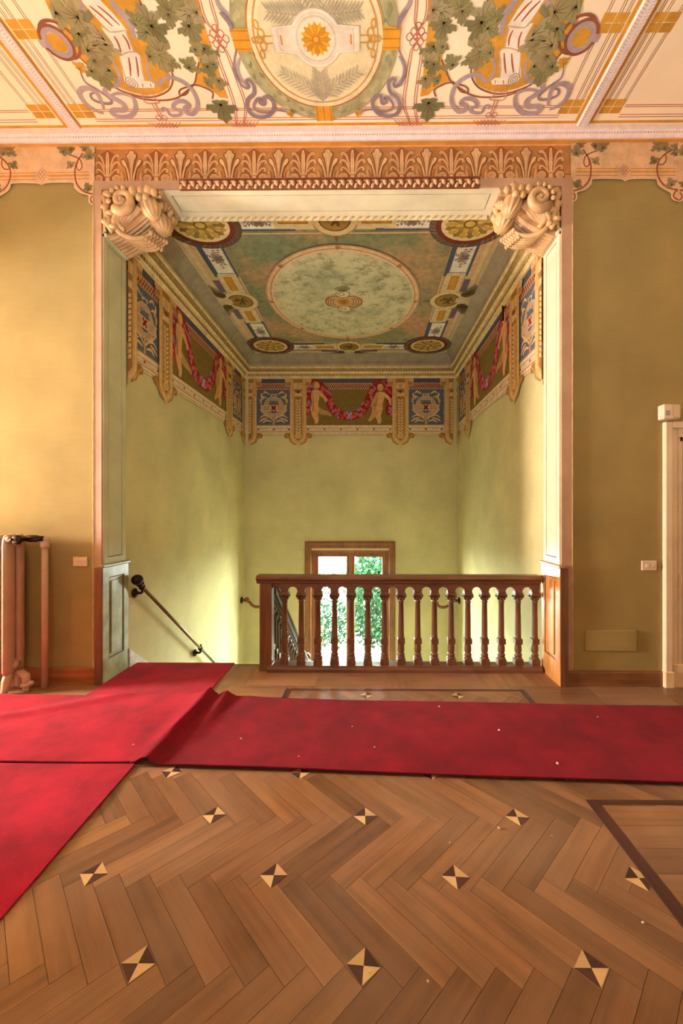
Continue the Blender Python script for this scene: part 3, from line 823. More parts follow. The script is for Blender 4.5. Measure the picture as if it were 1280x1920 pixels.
# garden outside
gc = plain('terrace_stone', (160, 158, 152), .9, .1, 3)
b = MB(); b.box(-14, 14, YB+.3, 20, -1.9, -1.75); structure(b.build('terrace_ground', gc), 'pale terrace outside the window', 'ground')
random.seed(21)
lm, nt, bs = tree('garden_leaf')
oi = N(nt, 'ShaderNodeAttribute', attribute_name='Col'); nt.links.new(oi.outputs['Color'], bs.inputs['Base Color']); bs.inputs['Roughness'].default_value = .9; bs.inputs['Specular IOR Level'].default_value = .02
def bush(name, c, r, n, cols, label, size=.06, pw=.5):
    vs_, fs, cs = [], [], []
    for _ in range(n):
        while True:
            d = Vector((random.uniform(-1, 1), random.uniform(-1, 1), random.uniform(-1, 1)))
            if abs(d.x)**4+abs(d.y)**4+abs(d.z)**4 < random.uniform(.6, 1.1): break
        p = Vector(c)+Vector((d.x*r[0], d.y*r[1], d.z*r[2]))
        a = Vector((random.gauss(0, 1), random.gauss(0, 1)-.8, random.gauss(0, 1)+.6)).normalized(); u = a.orthogonal().normalized(); v = a.cross(u)
        s = size*random.uniform(.6, 1.3); k = len(vs_)
        vs_ += [p-u*s, p+v*s*.5, p+u*s, p-v*s*.5]; fs.append([k, k+1, k+2, k+3]); cs.append(lin(shade(random.choice(cols), random.uniform(.75, 1.15))))
    me = bpy.data.meshes.new(name); me.from_pydata(vs_, [], fs); at = me.attributes.new('Col', 'FLOAT_COLOR', 'CORNER')
    at.data.foreach_set('color', [x for q in cs for _ in range(4) for x in (*q, 1)]); me.materials.append(lm)
    root = empty(name, (0, 0, 0)); tag(root, label, 'shrub')
    tag(mobj('foliage', me, root), kind='stuff')
    b = MB(); b.tube([(c[0], c[1], -1.76), (c[0]+.05, c[1], c[2])], .04, 6); b.build('stem', M['oakz'], root)
G1 = [(20, 44, 29), (26, 50, 34), (14, 38, 29), (34, 54, 34)]
G2 = [(14, 36, 14), (22, 42, 16), (20, 34, 16), (32, 42, 28), (44, 34, 32)]
bush('garden_shrub', (.45, 6.3, -.55), (.9, .7, 1.15), 7000, G1, 'dense mint green shrub outside the door side casement', .06)
bush('garden_shrub', (-1.1, 6.3, -1.15), (.72, .6, .58), 3000, [(22, 46, 34), (28, 50, 36), (18, 42, 28)], 'low pale shrub under the handrail side casement', .04)
bush('garden_shrub', (-1.05, 8.6, -.62), (.9, .35, .36), 900, G2, 'thin flowering branch crossing the middle of the handrail side casement', .045)
bush('garden_shrub', (.35, 8.6, .75), (.8, .4, .42), 900, G2, 'loose pinkish green spray high behind the door side casement', .045)

# ------------------------------------------------------------------ radiator
rad = empty('radiator', (-2.965, -.14, 0)); tag(rad, 'tall cream cast iron column radiator standing against the hall wall', 'radiator')
def rad_section():
    b = MB(); b.sm = True
    for yc, hw in ((-.052, .052), (.054, .040)):
        rows = []
        K = 14
        zs = [.11]+[.14+(1.18-.14)*k/6 for k in range(7)]+[1.18+.09*sin(pi/2*k/6) for k in range(1, 7)]
        for z in zs:
            q = hw
            if z > 1.18: q = hw*sqrt(max(.03, 1-((z-1.18)/.095)**2))*.9+hw*.1
            if z < .14: q = hw*.8
            rows.append([(.026*cos(2*pi*k/K)*(1 if z < 1.26 else .8), yc+q*(abs(sin(2*pi*k/K))**.6)*(1 if sin(2*pi*k/K) > 0 else -1), z) for k in range(K)])
        V_ = b.grid(rows, closed_v=True); b.face(V_[0][::-1]); b.face(V_[-1])
    b.ball((0, 0, 1.22), (.03, .075, .05), 12, 8); b.ball((0, 0, .17), (.03, .085, .05), 12, 8)
    b.lathe([(.03, -.036), (.034, -.02), (.034, .02), (.03, .036)], (0, 0, 1.2), 12, 'x'); b.lathe([(.03, -.036), (.034, -.02), (.034, .02), (.03, .036)], (0, 0, .17), 12, 'x')
    return b.mesh('section', M['rad'])
rs = rad_section()
for k in range(9):
    o = mobj('section', rs, rad); o.location = (-.03-.066*k, 0, .05)
def foot():
    b = MB(); b.sm = True
    b.tube([(0, -.05, .16), (0, -.075, .10), (0, -.085, .04), (0, -.098, .012)], lambda t: .036-.014*t, 10); b.ball((0, -.10, .014), (.028, .032, .014), 10, 6)
    b.tube([(0, .05, .16), (0, .06, .10), (0, .055, .03), (0, .06, .012)], lambda t: .034-.012*t, 10); b.ball((0, .062, .013), (.024, .026, .013), 10, 6)
    return b.mesh('foot', M['rad'])
fm = foot()
for x in (-.03, -.03-.066*8):
    o = mobj('foot', fm, rad); o.location = (x, 0, 0)
b = MB(); b.sm = True
b.lathe([(0, -.13), (.034, -.13), (.04, -.12), (.04, -.105), (.026, -.095), (.02, -.08), (.02, .0), (.026, .01), (.026, .06)], (.07, .03, 1.28), 14, 'y')
b.build('valve', M['dark'], rad)
b = MB(); b.sm = True; b.lathe([(.024, -.12), (.028, -.1), (.022, -.08), (.03, -.05), (.03, .02), (.022, .04), (.022, .07)], (.13, .02, 1.283), 12, 'x'); b.build('valve_body', M['dark'], rad)
b = MB(); b.sm = True; b.ball((.035, -.09, 1.283), (.006, .02, .02), 10, 6); b.lathe([(.012, 0), (.03, .004), (.03, .014), (.012, .016)], (.01, -.10, 1.283), 14, 'y'); b.build('valve_cap', M['steel'], rad)
b = MB(); b.sm = True
b.tube([(0, 0, .15), (.05, -.01, .15), (.09, -.02, .135), (.095, -.02, .09), (.095, -.02, .05)], .03, 12); b.lathe([(.036, .045), (.042, .05), (.042, .07), (.034, .075)], (.095, -.02, 0), 12); b.lathe([(.022, .0), (.026, .05)], (.095, -.02, 0), 12); b.ball((.13, -.02, .075), (.03, .02, .02), 10, 6)
b.build('return_elbow', M['rad'], rad)
b = MB(); b.sm = True; b.tube([(.19, .055, 0), (.19, .055, 1.295)], .025, 14); b.lathe([(.03, 1.20), (.035, 1.21), (.035, 1.245), (.03, 1.255), (.034, 1.265), (.034, 1.29), (.02, 1.30)], (.19, .055, 0), 14); b.build('riser_pipe', M['rad'], rad)

# ------------------------------------------------------------------ skirtings, door, small wall fittings
b = MB(); b.box(-4.6, XL-.02, -.022, 0, 0, .145, .004); b.box(-4.6, XL-.025, -.028, 0, .0, .02)
structure(b.build('baseboard_left', M['basew']), 'orange brown wooden skirting behind the radiator', 'skirting')
b = MB(); b.box(XR+.055, 2.545, -.022, 0, 0, .125, .004); b.box(XR+.055, 2.545, -.018, 0, .125, .135)
structure(b.build('baseboard_right', wood('skirting_brown', (142, 98, 62), .45, 0)), 'dull brown wooden skirting between the wainscot and the door', 'skirting')
door = empty('door_1', (2.548, 0, 0)); structure(door, 'cream moulded door casing with a dark brown door, beside the light switch', 'door')
b = MB()
b.box(0, .062, -.045, 0, 0, 2.285, .006); b.box(.062, .115, -.03, 0, .0, 2.23, .004); b.box(.115, .165, -.018, 0, 0, 2.155); b.box(.12, .126, -.026, -.018, .2, 2.16)
b.box(1.22, 1.28, -.045, 0, 0, 2.285, .006); b.box(1.10, 1.22, -.03, 0, 0, 2.23, .004)
b.box(.062, 1.22, -.045, 0, 2.23, 2.285, .006); b.box(.115, 1.1, -.03, 0, 2.155, 2.23); b.box(.145, 1.1, -.018, 0, 2.12, 2.155)
b.build('casing', plain('door_casing_cream', (232, 216, 184), .35, .05), door)
b = MB(); b.box(-.008, .07, -.055, 0, 0, .14, .005); b.box(.07, .165, -.04, 0, 0, .2, .004); b.build('plinth', M['cream'], door)
b = MB(); b.box(.145, .165, 0, .32, 0, 2.14); b.box(1.08, 1.1, 0, .32, 0, 2.14); b.box(.145, 1.1, 0, .32, 2.12, 2.14); b.build('door_frame', M['honey'], door)
b = MB(); b.box(.165, 1.08, .06, .10, .005, 2.12); b.box(.30, .60, .045, .06, .2, .9, .01); b.box(.68, .98, .045, .06, .2, .9, .01); b.box(.30, .60, .045, .06, 1.05, 1.98, .01); b.box(.68, .98, .045, .06, 1.05, 1.98, .01)
b.build('leaf', M['oakz'], door)
b = MB(); b.box(.117, .135, -.034, -.018, .86, .98, .003); b.build('hinge', M['cream'], door)

b = MB(); b.box(XR-.022, XR+.008, 1.425, 1.455, 3.86, 4.06, .004); tag(b.build('cable_stub', M['dark']), 'short dark strip hanging below the gilded cornice beside a painted putto', 'cable')
def plate(name, x, z, wd, hg, label, n, m):
    root = empty(name, (x, 0, z)); tag(root, label, 'socket' if n == 3 else 'switch')
    b = MB(); b.box(-wd/2, wd/2, -.012, 0, -hg/2, hg/2, .004); b.build('cover_plate', m, root)
    me = None
    for k in range(n):
        if n == 3:
            b = MB(); b.box(-.012, .012, -.015, -.012, -.016, .016, .002); b.sm = True; b.lathe([(.004, -.018), (.005, -.014)], (0, 0, .006), 8, 'y'); o = b.build('socket_module', M['white'], root); o.location = ((k-1)*.029+.006, 0, -.006)
        else:
            b = MB(); b.box(-.016, .016, -.019, -.012, -.016, .016, .005); o = b.build('rocker', M['white'], root); o.location = ((k-.5)*.046+.004, 0, -.002)
plate('wall_socket', -2.525, 1.075, .126, .082, 'ivory three module wall socket beside the radiator', 3, M['offwhite'])
plate('light_switch', 2.432, 1.045, .13, .085, 'ivory two rocker light switch beside the cream door', 2, M['white'])
b = MB(); b.box(1.88, 2.32, -.014, 0, .305, .482, .003); tag(b.build('access_panel', M['wall']), 'flat olive cover panel low on the wall above the brown skirting', 'panel')
sen = empty('motion_sensor', (2.545, -.0, 2.29)); tag(sen, 'white box motion sensor sitting on the corner of the cream door casing', 'sensor')
b = MB(); b.box(-.07, .015, -.12, -.045, .0, .125, .008); b.build('housing', M['white'], sen)
b = MB(); b.box(.02, .095, -.10, 0, .008, .13, .012); b.build('mount', M['white'], sen)
b = MB(); b.box(-.06, -.015, -.124, -.12, .03, .07, .002); b.build('lens', M['greymesh'], sen)
for k in range(4):
    b = MB(); b.box(-.058+k*.012, -.054+k*.012, -.1265, -.124, .032, .068); b.build('lens_bar', M['white'], sen)

# ------------------------------------------------------------------ stucco corbels in the upper corners
def corbel(s, x, label):
    root = empty('acanthus_corbel', (x, 0, 4.33)); tag(root, label, 'corbel')
    T = lambda a, y, d: (s*a, y, -d)      # a from the jamb inwards, d down from the soffit
    # fluted shell behind the ornaments
    b = MB(); b.sm = True
    rows = []; NU, NVv = 24, 49
    for i in range(NU+1):
        t = i/NU; th = pi/2*t; row = []
        a = .02+.44*(sin(th)**1.9); d = .40-.34*(1-cos(th)**1.5)
        for j in range(NVv+1):
            q = j/NVv; y = .03+.285*q
            fl = abs(sin(pi*7*(q+.10*t)))**.7*.03*sin(pi*min(1, .12+t*.85))
            row.append(T(a+fl*.7, y, d+fl*.7+(.012*abs(sin(pi*7*q)) if t > .9 else 0)))
        rows.append(row)
    b.grid(rows)
    fr_ = [r[0] for r in rows]; c0 = b.bm.verts.new(T(0, .03, -.06)); vv = [b.bm.verts.new(p) for p in fr_]
    b.sm = False
    for i in range(len(vv)-1): b.face([c0, vv[i], vv[i+1]])
    b.build('fluted_leaf', M['stucco'], root)
    # curved acanthus ribs fanning out under the scroll
    b = MB(); b.sm = True
    for k in range(6):
        f = k/5
        pts = [T(.27+.06*f, -.015+.02*f, .13+.02*f), T(.17+.07*f, -.03+.05*f, .19+.03*f), T(.10+.05*f, -.02+.09*f, .28+.015*f), T(.13+.05*f, .02+.13*f, .355+.01*f), T(.22+.05*f, .06+.16*f, .375-.0*f), T(.31+.05*f, .09+.17*f, .345-.02*f), T(.36+.05*f, .10+.17*f, .30-.03*f)]
        P3 = [p for p in pts]; fine = []
        for i in range(len(P3)-1):
            g_ = lambda n_: Vector(P3[max(0, min(len(P3)-1, n_))])
            p0, p1, p2, p3 = g_(i-1), g_(i), g_(i+1), g_(i+2)
            for j in range(4):
                t = j/4; fine.append(.5*(2*p1+(p2-p0)*t+(2*p0-5*p1+4*p2-p3)*t*t+(3*p1-p0-3*p2+p3)*t**3))
        fine.append(Vector(P3[-1]))
        b.tube(fine, lambda t: .010+.014*sin(pi*min(1, .1+t*.9)), 8)
        b.ball(fine[-1], (.022, .018, .026), 8, 6)
        b.ball(fine[-5]+Vector((s*.012, 0, -.02)), (.018, .016, .022), 8, 6)
    b.build('leaf_ribs', M['stucco'], root)
    # scrolls: curled leaf in the middle, leaf down the jamb
    def spiral(c, r0, turns, y, rad_, dirn, a0):
        return [T(c[0]+r0*(1-.78*t)*cos(a0+dirn*2*pi*turns*t), y-.02*t, c[1]+r0*(1-.78*t)*sin(a0+dirn*2*pi*turns*t)) for t in [i/26 for i in range(27)]]
    b = MB(); b.sm = True
    b.tube(spiral((.19, .125), .095, 1.4, -.045, 0, -1, 2.4), lambda t: .042-.024*t, 10); b.ball(T(.19, -.06, .125), .026, 10, 8)
    for k in range(5): b.ball(T(.19-.105*cos(.5*k-.2), -.075, .125-.10*sin(.5*k-.2)), (.022, .016, .022), 8, 6)
    b.tube([T(.12, -.02, .17), T(.11, -.015, .24), T(.13, -.01, .30), T(.18, 0, .345)], lambda t: .026-.008*t, 8)
    b.build('scroll', M['stucco'], root)
    b = MB(); b.sm = True
    b.tube([T(.03, -.01, .02), T(.015, -.02, .08), T(.04, -.025, .14), T(.03, -.02, .2), T(.06, -.02, .26), T(.05, -.015, .32), T(.08, -.01, .36)], lambda t: .024+.010*sin(pi*6*t), 8)
    for a, d, r in ((.05, .05, .036), (.02, .16, .03), (.075, .215, .034), (.03, .29, .032), (.095, .33, .028)): b.ball(T(a, -.025, d), (r, r*.8, r*.8), 10, 8, 5, .25)
    b.build('jamb_leaf', M['stucco'], root)
    # ribbed pod hanging from the soffit end, and its lower shell at the back
    b = MB(); b.sm = True
    R_ = Matrix.Rotation(s*-.35, 3, 'Y')
    b.ball(T(.40, .03, .13), (.070, .082, .115), 44, 14, 11, .24, R_); b.ball(T(.43, .15, .19), (.075, .10, .09), 44, 12, 11, .24, R_)
    b.build('ribbed_pod', M['stucco'], root)
    b = MB(); b.sm = True
    for a, d, r in ((.36, .045, .04), (.42, .04, .045), (.47, .06, .035), (.34, .10, .035), (.40, .10, .035), (.29, .05, .045)): b.ball(T(a, -.055, d), (r*.8, r*.7, r), 10, 8, 6, .2)
    b.build('buds', M['stucco'], root)
    b = MB(); b.sm = True
    for k in range(7):
        q = k/6; b.ball(T(.47+.02*sin(3*q), .05+.26*q, .075+.03*cos(9*q)), (.03, .026, .045), 8, 6, 0, 0, Matrix.Rotation(s*.5, 3, 'Y'))
    b.build('leaf_tips', M['stucco'], root)
    b = MB(); b.box(*sorted((s*-.03, s*.52)), .0, .31, -.04, .07); b.build('block', M['pinkcream'], root)
corbel(1, XL, 'gilded acanthus corbel in the opening corner above the green-lit jamb panel')
corbel(-1, XR, 'gilded acanthus corbel in the opening corner above the cream jamb panel')
# ------------------------------------------------------------------ painted decoration of the hall ceiling
XA = -.355                                     # axis of symmetry of ceiling and lintel
ceil_pl = lambda u, v, h: (u, v, ZC-.0006-h)
def CP(px, py):
    p = hitZ(px, py, ZC); return (p.x, p.y)
z3 = lambda x, y: CP(750+x/3.879, y/3.879)      # enlarged image coordinates of the right half, projected onto the ceiling
z5 = lambda x, y: CP(1040+x/5.333, y/5.333)
CR = (212, 158, 62); BR = (150, 92, 66); PU = (178, 162, 168); GR = (142, 136, 96); RL = (196, 118, 96); WH = (246, 236, 222); GO = (214, 156, 62)
def lines(P, pts, offs, w_, col):
    """parallel thin lines"""
    for o in offs:
        n = len(pts); q = []
        for i, p in enumerate(pts):
            a, c = pts[max(0, i-1)], pts[min(n-1, i+1)]; dx, dy = c[0]-a[0], c[1]-a[1]; l = math.hypot(dx, dy) or 1
            q.append((p[0]-dy/l*o, p[1]+dx/l*o))
        P.stroke(q, w_, col, 0)
# border lines beside the bars and along the wall
P = Paint(ceil_pl, XA)
XBAR = 1.83
P.rect((-.355, -.085), (XBAR-.05, -.06), GO)
P.rect((XBAR+.05, -.085), (4.5, -.06), GO)
for x0, x1 in ((XBAR-.075, XBAR-.047), (XBAR+.047, XBAR+.075)): P.rect((x0, -4), (x1, -.06), GO)
for o in (.10, .115, .145, .16, .23, .245):
    for s in (-1, 1): P.rect((XBAR+s*o-.0022, -4), (XBAR+s*o+.0022, -.26), BR)
for y in (-.115, -.135, -.20, -.215):
    P.rect((XA, y-.003), (XBAR-.23, y+.003), RL); P.rect((XBAR+.27, y-.003), (4.5, y+.003), RL)
for y0 in (-.175, -.74, -1.32, -1.9, -2.5, -3.1):
    for s in (-1, 1):
        for q in (0, 1):
            for r in (0, 1):
                a = XBAR+s*(.085+.088*q); yy = y0-.06+.06*r
                P.rect((a, yy-.027), (a+s*.082, yy+.028), shade(CR, random.uniform(.94, 1.06)))
for q in (0, 1):
    for r in (0, 1): P.rect((2.72+.10*q, -.235+.06*r-.028), (2.81+.10*q, -.235+.06*r+.027), CR)
P.build('border_pattern', M['paint'], ceiling)

# double red lines with knots between medallion and vine panels
P = Paint(ceil_pl, XA)
kx = z3(122, 265)
for o in (-.075, -.05, .05, .075):
    k = o/.075
    P.stroke([z3(80+460*0+o*400+20, 900), z3(68+o*640, 760), z3(90+o*640, 560), z3(112+o*640, 420), z3(118+o*480, 350), z3(122-o*100, 300), z3(122, 265)], .006, RL, 4)
    P.stroke([z3(122, 265), z3(126-o*100, 225), z3(140+o*500, 160), z3(155+o*640, 80), z3(160+o*640, 0), z3(166+o*640, -150), z3(175+o*640, -420)], .006, RL, 4)
for i in range(-2, 3):
    for j in range(-2, 3):
        if abs(i)+abs(j) < 4 and (i+j) % 2 == 0: P.ring((kx[0]+i*.026, kx[1]+j*.03), .022, .024, .006, RL, 10)
for cx_, w2 in ((72, .22), (640, .14)):
    c = z3(cx_, 905)
    for i in range(-3, 4): P.stroke([(c[0]+i*.03-.05, c[1]-.045), (c[0]+i*.03, c[1]), (c[0]+i*.03+.05, c[1]+.045)], .005, RL, 0)
    for i in range(-3, 4): P.stroke([(c[0]+i*.03+.05, c[1]-.045), (c[0]+i*.03, c[1]), (c[0]+i*.03-.05, c[1]+.045)], .005, RL, 0)
P.build('knotted_line_pattern', M['paint'], ceiling)

# golden lyre ground, scroll column, ribbons and vines
P = Paint(ceil_pl, XA)
Z = lambda L: [z3(*p) for p in L]
P.poly(Z([(635, -380), (640, -10), (690, 60), (740, 110), (720, 250), (640, 300), (640, 420), (540, 470), (530, 530), (560, 610), (640, 655), (740, 668), (850, 640), (960, 590), (1050, 500), (1130, 440), (1200, 330), (1280, 180), (1330, 0), (1400, -380)]), CR)
P.poly(Z([(520, 255), (710, 250), (700, 300), (515, 300)]), shade(CR, 1.05))
for q in ([(215, -60), (360, -60), (330, 60), (330, 250), (330, 300), (190, 300), (200, 190)], [(185, 300), (320, 300), (300, 440), (370, 580), (260, 630), (200, 690), (145, 700), (165, 560)],
          [(180, -300), (420, -300), (380, -60), (220, -60)]): P.poly(Z(q), shade(GO, 1.03))
for c_ in ([(640, -200), (640, -30), (610, 60), (600, 100)], [(690, 60), (640, 0)], [(525, 460), (515, 540), (560, 625), (650, 670), (740, 680), (850, 655), (960, 605), (1060, 510), (1170, 380), (1230, 280), (1270, 150)],
           [(300, 430), (330, 500), (370, 590), (450, 650), (520, 690), (620, 705), (760, 695), (850, 665)], [(390, 600), (480, 630), (490, 670), (440, 660), (400, 600)], [(260, 700), (250, 650), (330, 605), (390, 595)], [(430, 0), (380, 90), (300, 200), (260, 380)]):
    P.stroke(Z(c_), .012, BR)
P.ring(z3(1290, 250), .115, .115, .02, BR, 30); P.ring(z5(265, 370), .10, .105, .02, BR, 30); P.ell(z5(265, 370), .06, .06, CR)
P.ring(z5(265, 370), .075, .08, .03, PU, 24)
P.stroke([z5(340, 375), z5(440, 375)], .05, PU, 0)
P.build('lyre_pattern', M['paint'], ceiling)

P = Paint(ceil_pl, XA)
LI = (170, 96, 70)
P.poly(Z([(1050, -400), (930, -40), (850, 70), (780, 185), (905, 195), (960, 130), (1060, -20), (1180, -400)]), WH)
P.poly(Z([(775, 180), (790, 200), (765, 335), (770, 350), (860, 370), (905, 350), (915, 260), (970, 160), (940, 170), (905, 200)]), shade(WH, .99))
P.poly(Z([(720, 370), (740, 345), (800, 345), (870, 370), (880, 560), (850, 590), (800, 610), (670, 612), (660, 585), (690, 562), (730, 560)]), WH)
for c_ in ([(960, 0), (900, 60), (825, 150)], [(1020, 0), (950, 70), (880, 155)], [(820, 215), (795, 270), (788, 330)], [(885, 225), (865, 280), (858, 345)], [(755, 380), (760, 460), (768, 530)], [(810, 385), (815, 460), (825, 525)], [(690, 580), (690, 605)], [(750, 580), (750, 605)]):
    P.stroke(Z(c_), .011, LI, 4, taper=lambda t: .6+1.2*t*(1-t)*2)
ED = (206, 178, 150)
for c_ in ([(780, 185), (905, 195), (960, 140)], [(722, 372), (745, 348), (800, 346), (870, 370)], [(790, 200), (762, 335)], [(915, 260), (905, 350)], [(720, 375), (732, 470), (726, 556)], [(878, 380), (868, 500), (866, 560)]): P.stroke(Z(c_), .009, ED, 4)
for r in (.042, .026, .012): P.ring(z3(828, 575), r, r, .008, (190, 160, 140), 20)
for c_ in ([(690, 620), (680, 690), (650, 720), (740, 725), (770, 690), (760, 620)], [(700, 655), (770, 660)], [(690, 720), (650, 840)], [(715, 720), (660, 850)]): P.stroke(Z(c_), .009, (214, 150, 120), 3)
P.ring(z3(640, 832), .02, .02, .006, RL, 12); P.ring(z3(685, 832), .02, .02, .006, RL, 12)
P.build('scroll_column_pattern', M['paint'], ceiling)

P = Paint(ceil_pl, XA)
tp = lambda t: .55+.9*sin(pi*t)
PD = (150, 132, 140)
for c_, col, w_ in (([(850, -60), (830, 10), (770, 90), (745, 150), (740, 250)], PU, .045), ([(680, 340), (670, 400), (690, 480), (670, 550), (620, 585), (580, 545), (520, 540), (440, 580), (385, 650), (375, 740), (420, 805), (470, 800), (475, 765), (440, 745), (470, 715), (530, 720), (560, 760), (510, 790), (530, 815), (590, 815), (615, 770), (645, 765), (645, 790)], PU, .034),
                    ([(1095, -60), (1080, 20), (1070, 100)], PU, .045), ([(950, 400), (915, 460), (905, 530), (940, 585), (1010, 600), (1040, 640), (990, 680), (920, 730), (930, 770), (1000, 770), (1020, 790), (980, 820), (890, 815), (840, 760), (840, 690), (890, 655), (970, 650), (1010, 680)], PU, .04),
                    ([(1190, 480), (1170, 560), (1090, 620), (1010, 690), (1020, 720), (1080, 715), (1140, 690), (1150, 650), (1110, 640), (1090, 670)], PD, .02), ([(1075, 765), (1078, 720), (1110, 630), (1180, 605), (1230, 640), (1200, 720), (1130, 775), (1085, 792)], PU, .036),
                    ([(75, -120), (70, 10), (20, 90), (-15, 150)], PU, .03), ([(-10, 400), (30, 480), (20, 560), (-30, 620)], PU, .028)):
    P.stroke(Z(c_), w_*.72, col, 5, taper=tp, lift=.1)
P.leaf(z3(1185, 455), .055, 2.2, CR, shade(CR, .8))
P.build('ribbon_pattern', M['paint'], ceiling)

P = Paint(ceil_pl, XA)
random.seed(4)
for x, y, r, a in ((330, 20, .13, .4), (300, 100, .13, 2.9), (310, 190, .13, 3.3), (255, 60, .09, 1.2), (450, 30, .12, .3), (450, 95, .09, 3.0), (245, 360, .14, 3.0), (210, 440, .11, .9), (240, 480, .1, 3.3), (300, 330, .08, 5.2), (375, 455, .10, 5.6), (185, 580, .09, 2.9), (265, 580, .065, 5.1), (205, 770, .17, 3.1), (340, -120, .15, .3), (430, -160, .13, 2.5),
                   (610, 110, .13, .3), (580, 190, .15, 3.3), (690, 130, .11, 5.2), (650, 210, .10, 2.0), (580, 330, .13, .3), (520, 420, .11, 2.6), (580, 400, .13, 3.2), (640, 380, .09, 4.6),
                   (1110, 120, .16, .5), (1060, 200, .14, 2.2), (1120, 230, .14, 3.6), (990, 250, .13, 1.7), (960, 310, .13, 2.7), (1030, 330, .16, 3.2), (1080, 330, .12, 4.5), (990, 480, .12, 1.8), (1040, 510, .15, 3.1), (1090, 480, .10, 4.6), (1190, 20, .17, .4), (1250, 60, .13, 4.2), (1150, 70, .13, 1.2), (1060, 420, .1, 3.3)):
    P.leaf(z3(x, y), r*.80, a+pi, shade(random.choice([GR, (156, 144, 104), (132, 130, 88), (160, 150, 116)]), random.uniform(.95, 1.12)), (112, 100, 66))
P.build('vine_leaf_pattern', M['paint'], ceiling)

# round medallion
P = Paint(ceil_pl)
MC = (-.365, -.70)
pt = lambda r, a: (MC[0]+r*cos(a), MC[1]+r*sin(a))
P.ell(MC, .50, .50, (240, 228, 188), 64); P.ell(MC, .40, .40, (234, 222, 180), 64)
GW = [(176, 174, 132), (160, 162, 118), (190, 184, 140)]
P.ring(MC, .525, .525, .098, GW[0], 96)
random.seed(2)
for k in range(130):
    a = 2*pi*k/130; r = .525+random.uniform(-.04, .04); s = 1 if (k//33) % 2 else -1
    p, q = pt(r, a), pt(r+random.uniform(-.014, .014), a+s*.10)
    P.stroke([p, ((p[0]+q[0])/2, (p[1]+q[1])/2), q], .020, shade(random.choice(GW), random.uniform(.85, 1.1)), 0, taper=lambda t: .3+1.4*sin(pi*min(.95, max(.05, t))))
P.ring(MC, .478, .478, .006, GO, 72); P.ring(MC, .472, .472, .004, BR, 72); P.ring(MC, .432, .432, .008, GO, 72); P.ring(MC, .576, .576, .004, (196, 178, 140), 72)
for a in (0, pi/2, pi, 3*pi/2):
    ca, sa = cos(a), sin(a)
    T = lambda x, y: (MC[0]+x*ca-y*sa, MC[1]+x*sa+y*ca)
    P.poly([T(.462, -.07), T(.59, -.07), T(.585, 0), T(.59, .07), T(.462, .07), T(.47, 0)], (226, 162, 54))
    for y in (-.055, .055, 0): P.stroke([T(.464, y), T(.588, y)], .008, (196, 130, 40), 0)
for s in (-1, 1):      # gold knots
    c = (MC[0]+s*.40, MC[1])
    for dx, dy, rx, ry in ((0, 0, .03, .022), (.03, 0, .022, .018), (-.02, .035, .022, .03), (-.02, -.035, .022, .03), (.0, .09, .014, .026), (.0, -.09, .014, .026)): P.ring((c[0]+s*dx, c[1]+dy), rx, ry, .009, GO, 16)
    for y in (.022, -.022): P.stroke([(MC[0]+s*.29, MC[1]+y), (MC[0]+s*.37, MC[1]+y)], .008, GO, 0)
PG = (176, 166, 140)
for sx in (-1, 1):
    P.spray((MC[0], MC[1]+.38), (MC[0]+sx*.30, MC[1]+.20), .10, shade(PG, 1.1), 10, .010)
    P.spray((MC[0], MC[1]-.13), (MC[0]+sx*.32, MC[1]-.16), .11, shade(PG, 1.0), 11, .011)
P.spray((MC[0], MC[1]+.44), (MC[0], MC[1]+.2), .12, PG, 9, .011)
P.spray((MC[0], MC[1]-.44), (MC[0], MC[1]-.1), .13, PG, 10, .011)
W2 = (242, 230, 214); W3 = (214, 200, 180)
def cart(k, col):
    pts = [(.30*k+.01, -.075*k), (.30*k+.01, .075*k)]
    n = 9
    top = [(.17*cos(t), .17*sin(t)) for t in [pi*.16+(pi*.68)*i/n for i in range(n+1)]]
    full = [(.29, -.072), (.29, .072)]+top+[(-.29, .072), (-.29, -.072)]+[(-x, -y) for x, y in top]
    P.poly([(MC[0]+x*k, MC[1]+y*k) for x, y in full], col)
cart(1.06, W3); cart(1.03, W2); cart(.92, W3); cart(.89, (236, 224, 206))
P.ring(MC, .135, .135, .014, W3, 36); P.ell(MC, .118, .118, (240, 226, 200), 32)
for k in range(16):
    a = 2*pi*k/16; P.poly([pt(.02, a-.6), pt(.085, a-.19), pt(.108, a), pt(.085, a+.19), pt(.02, a+.6)], shade((228, 164, 50), .92+.12*(k % 2)))
P.ell(MC, .03, .03, (206, 136, 36)); P.ell(MC, .016, .016, (236, 180, 80))
for k in range(16):
    a = 2*pi*(k+.5)/16; P.stroke([pt(.03, a), pt(.085, a)], .004, (186, 120, 34), 0)
for s in (-1, 1):
    P.stroke([(MC[0]+s*.245, MC[1]-.03), (MC[0]+s*.245, MC[1]+.03)], .012, GO, 0)
P.build('medallion_pattern', M['paint'], ceiling)
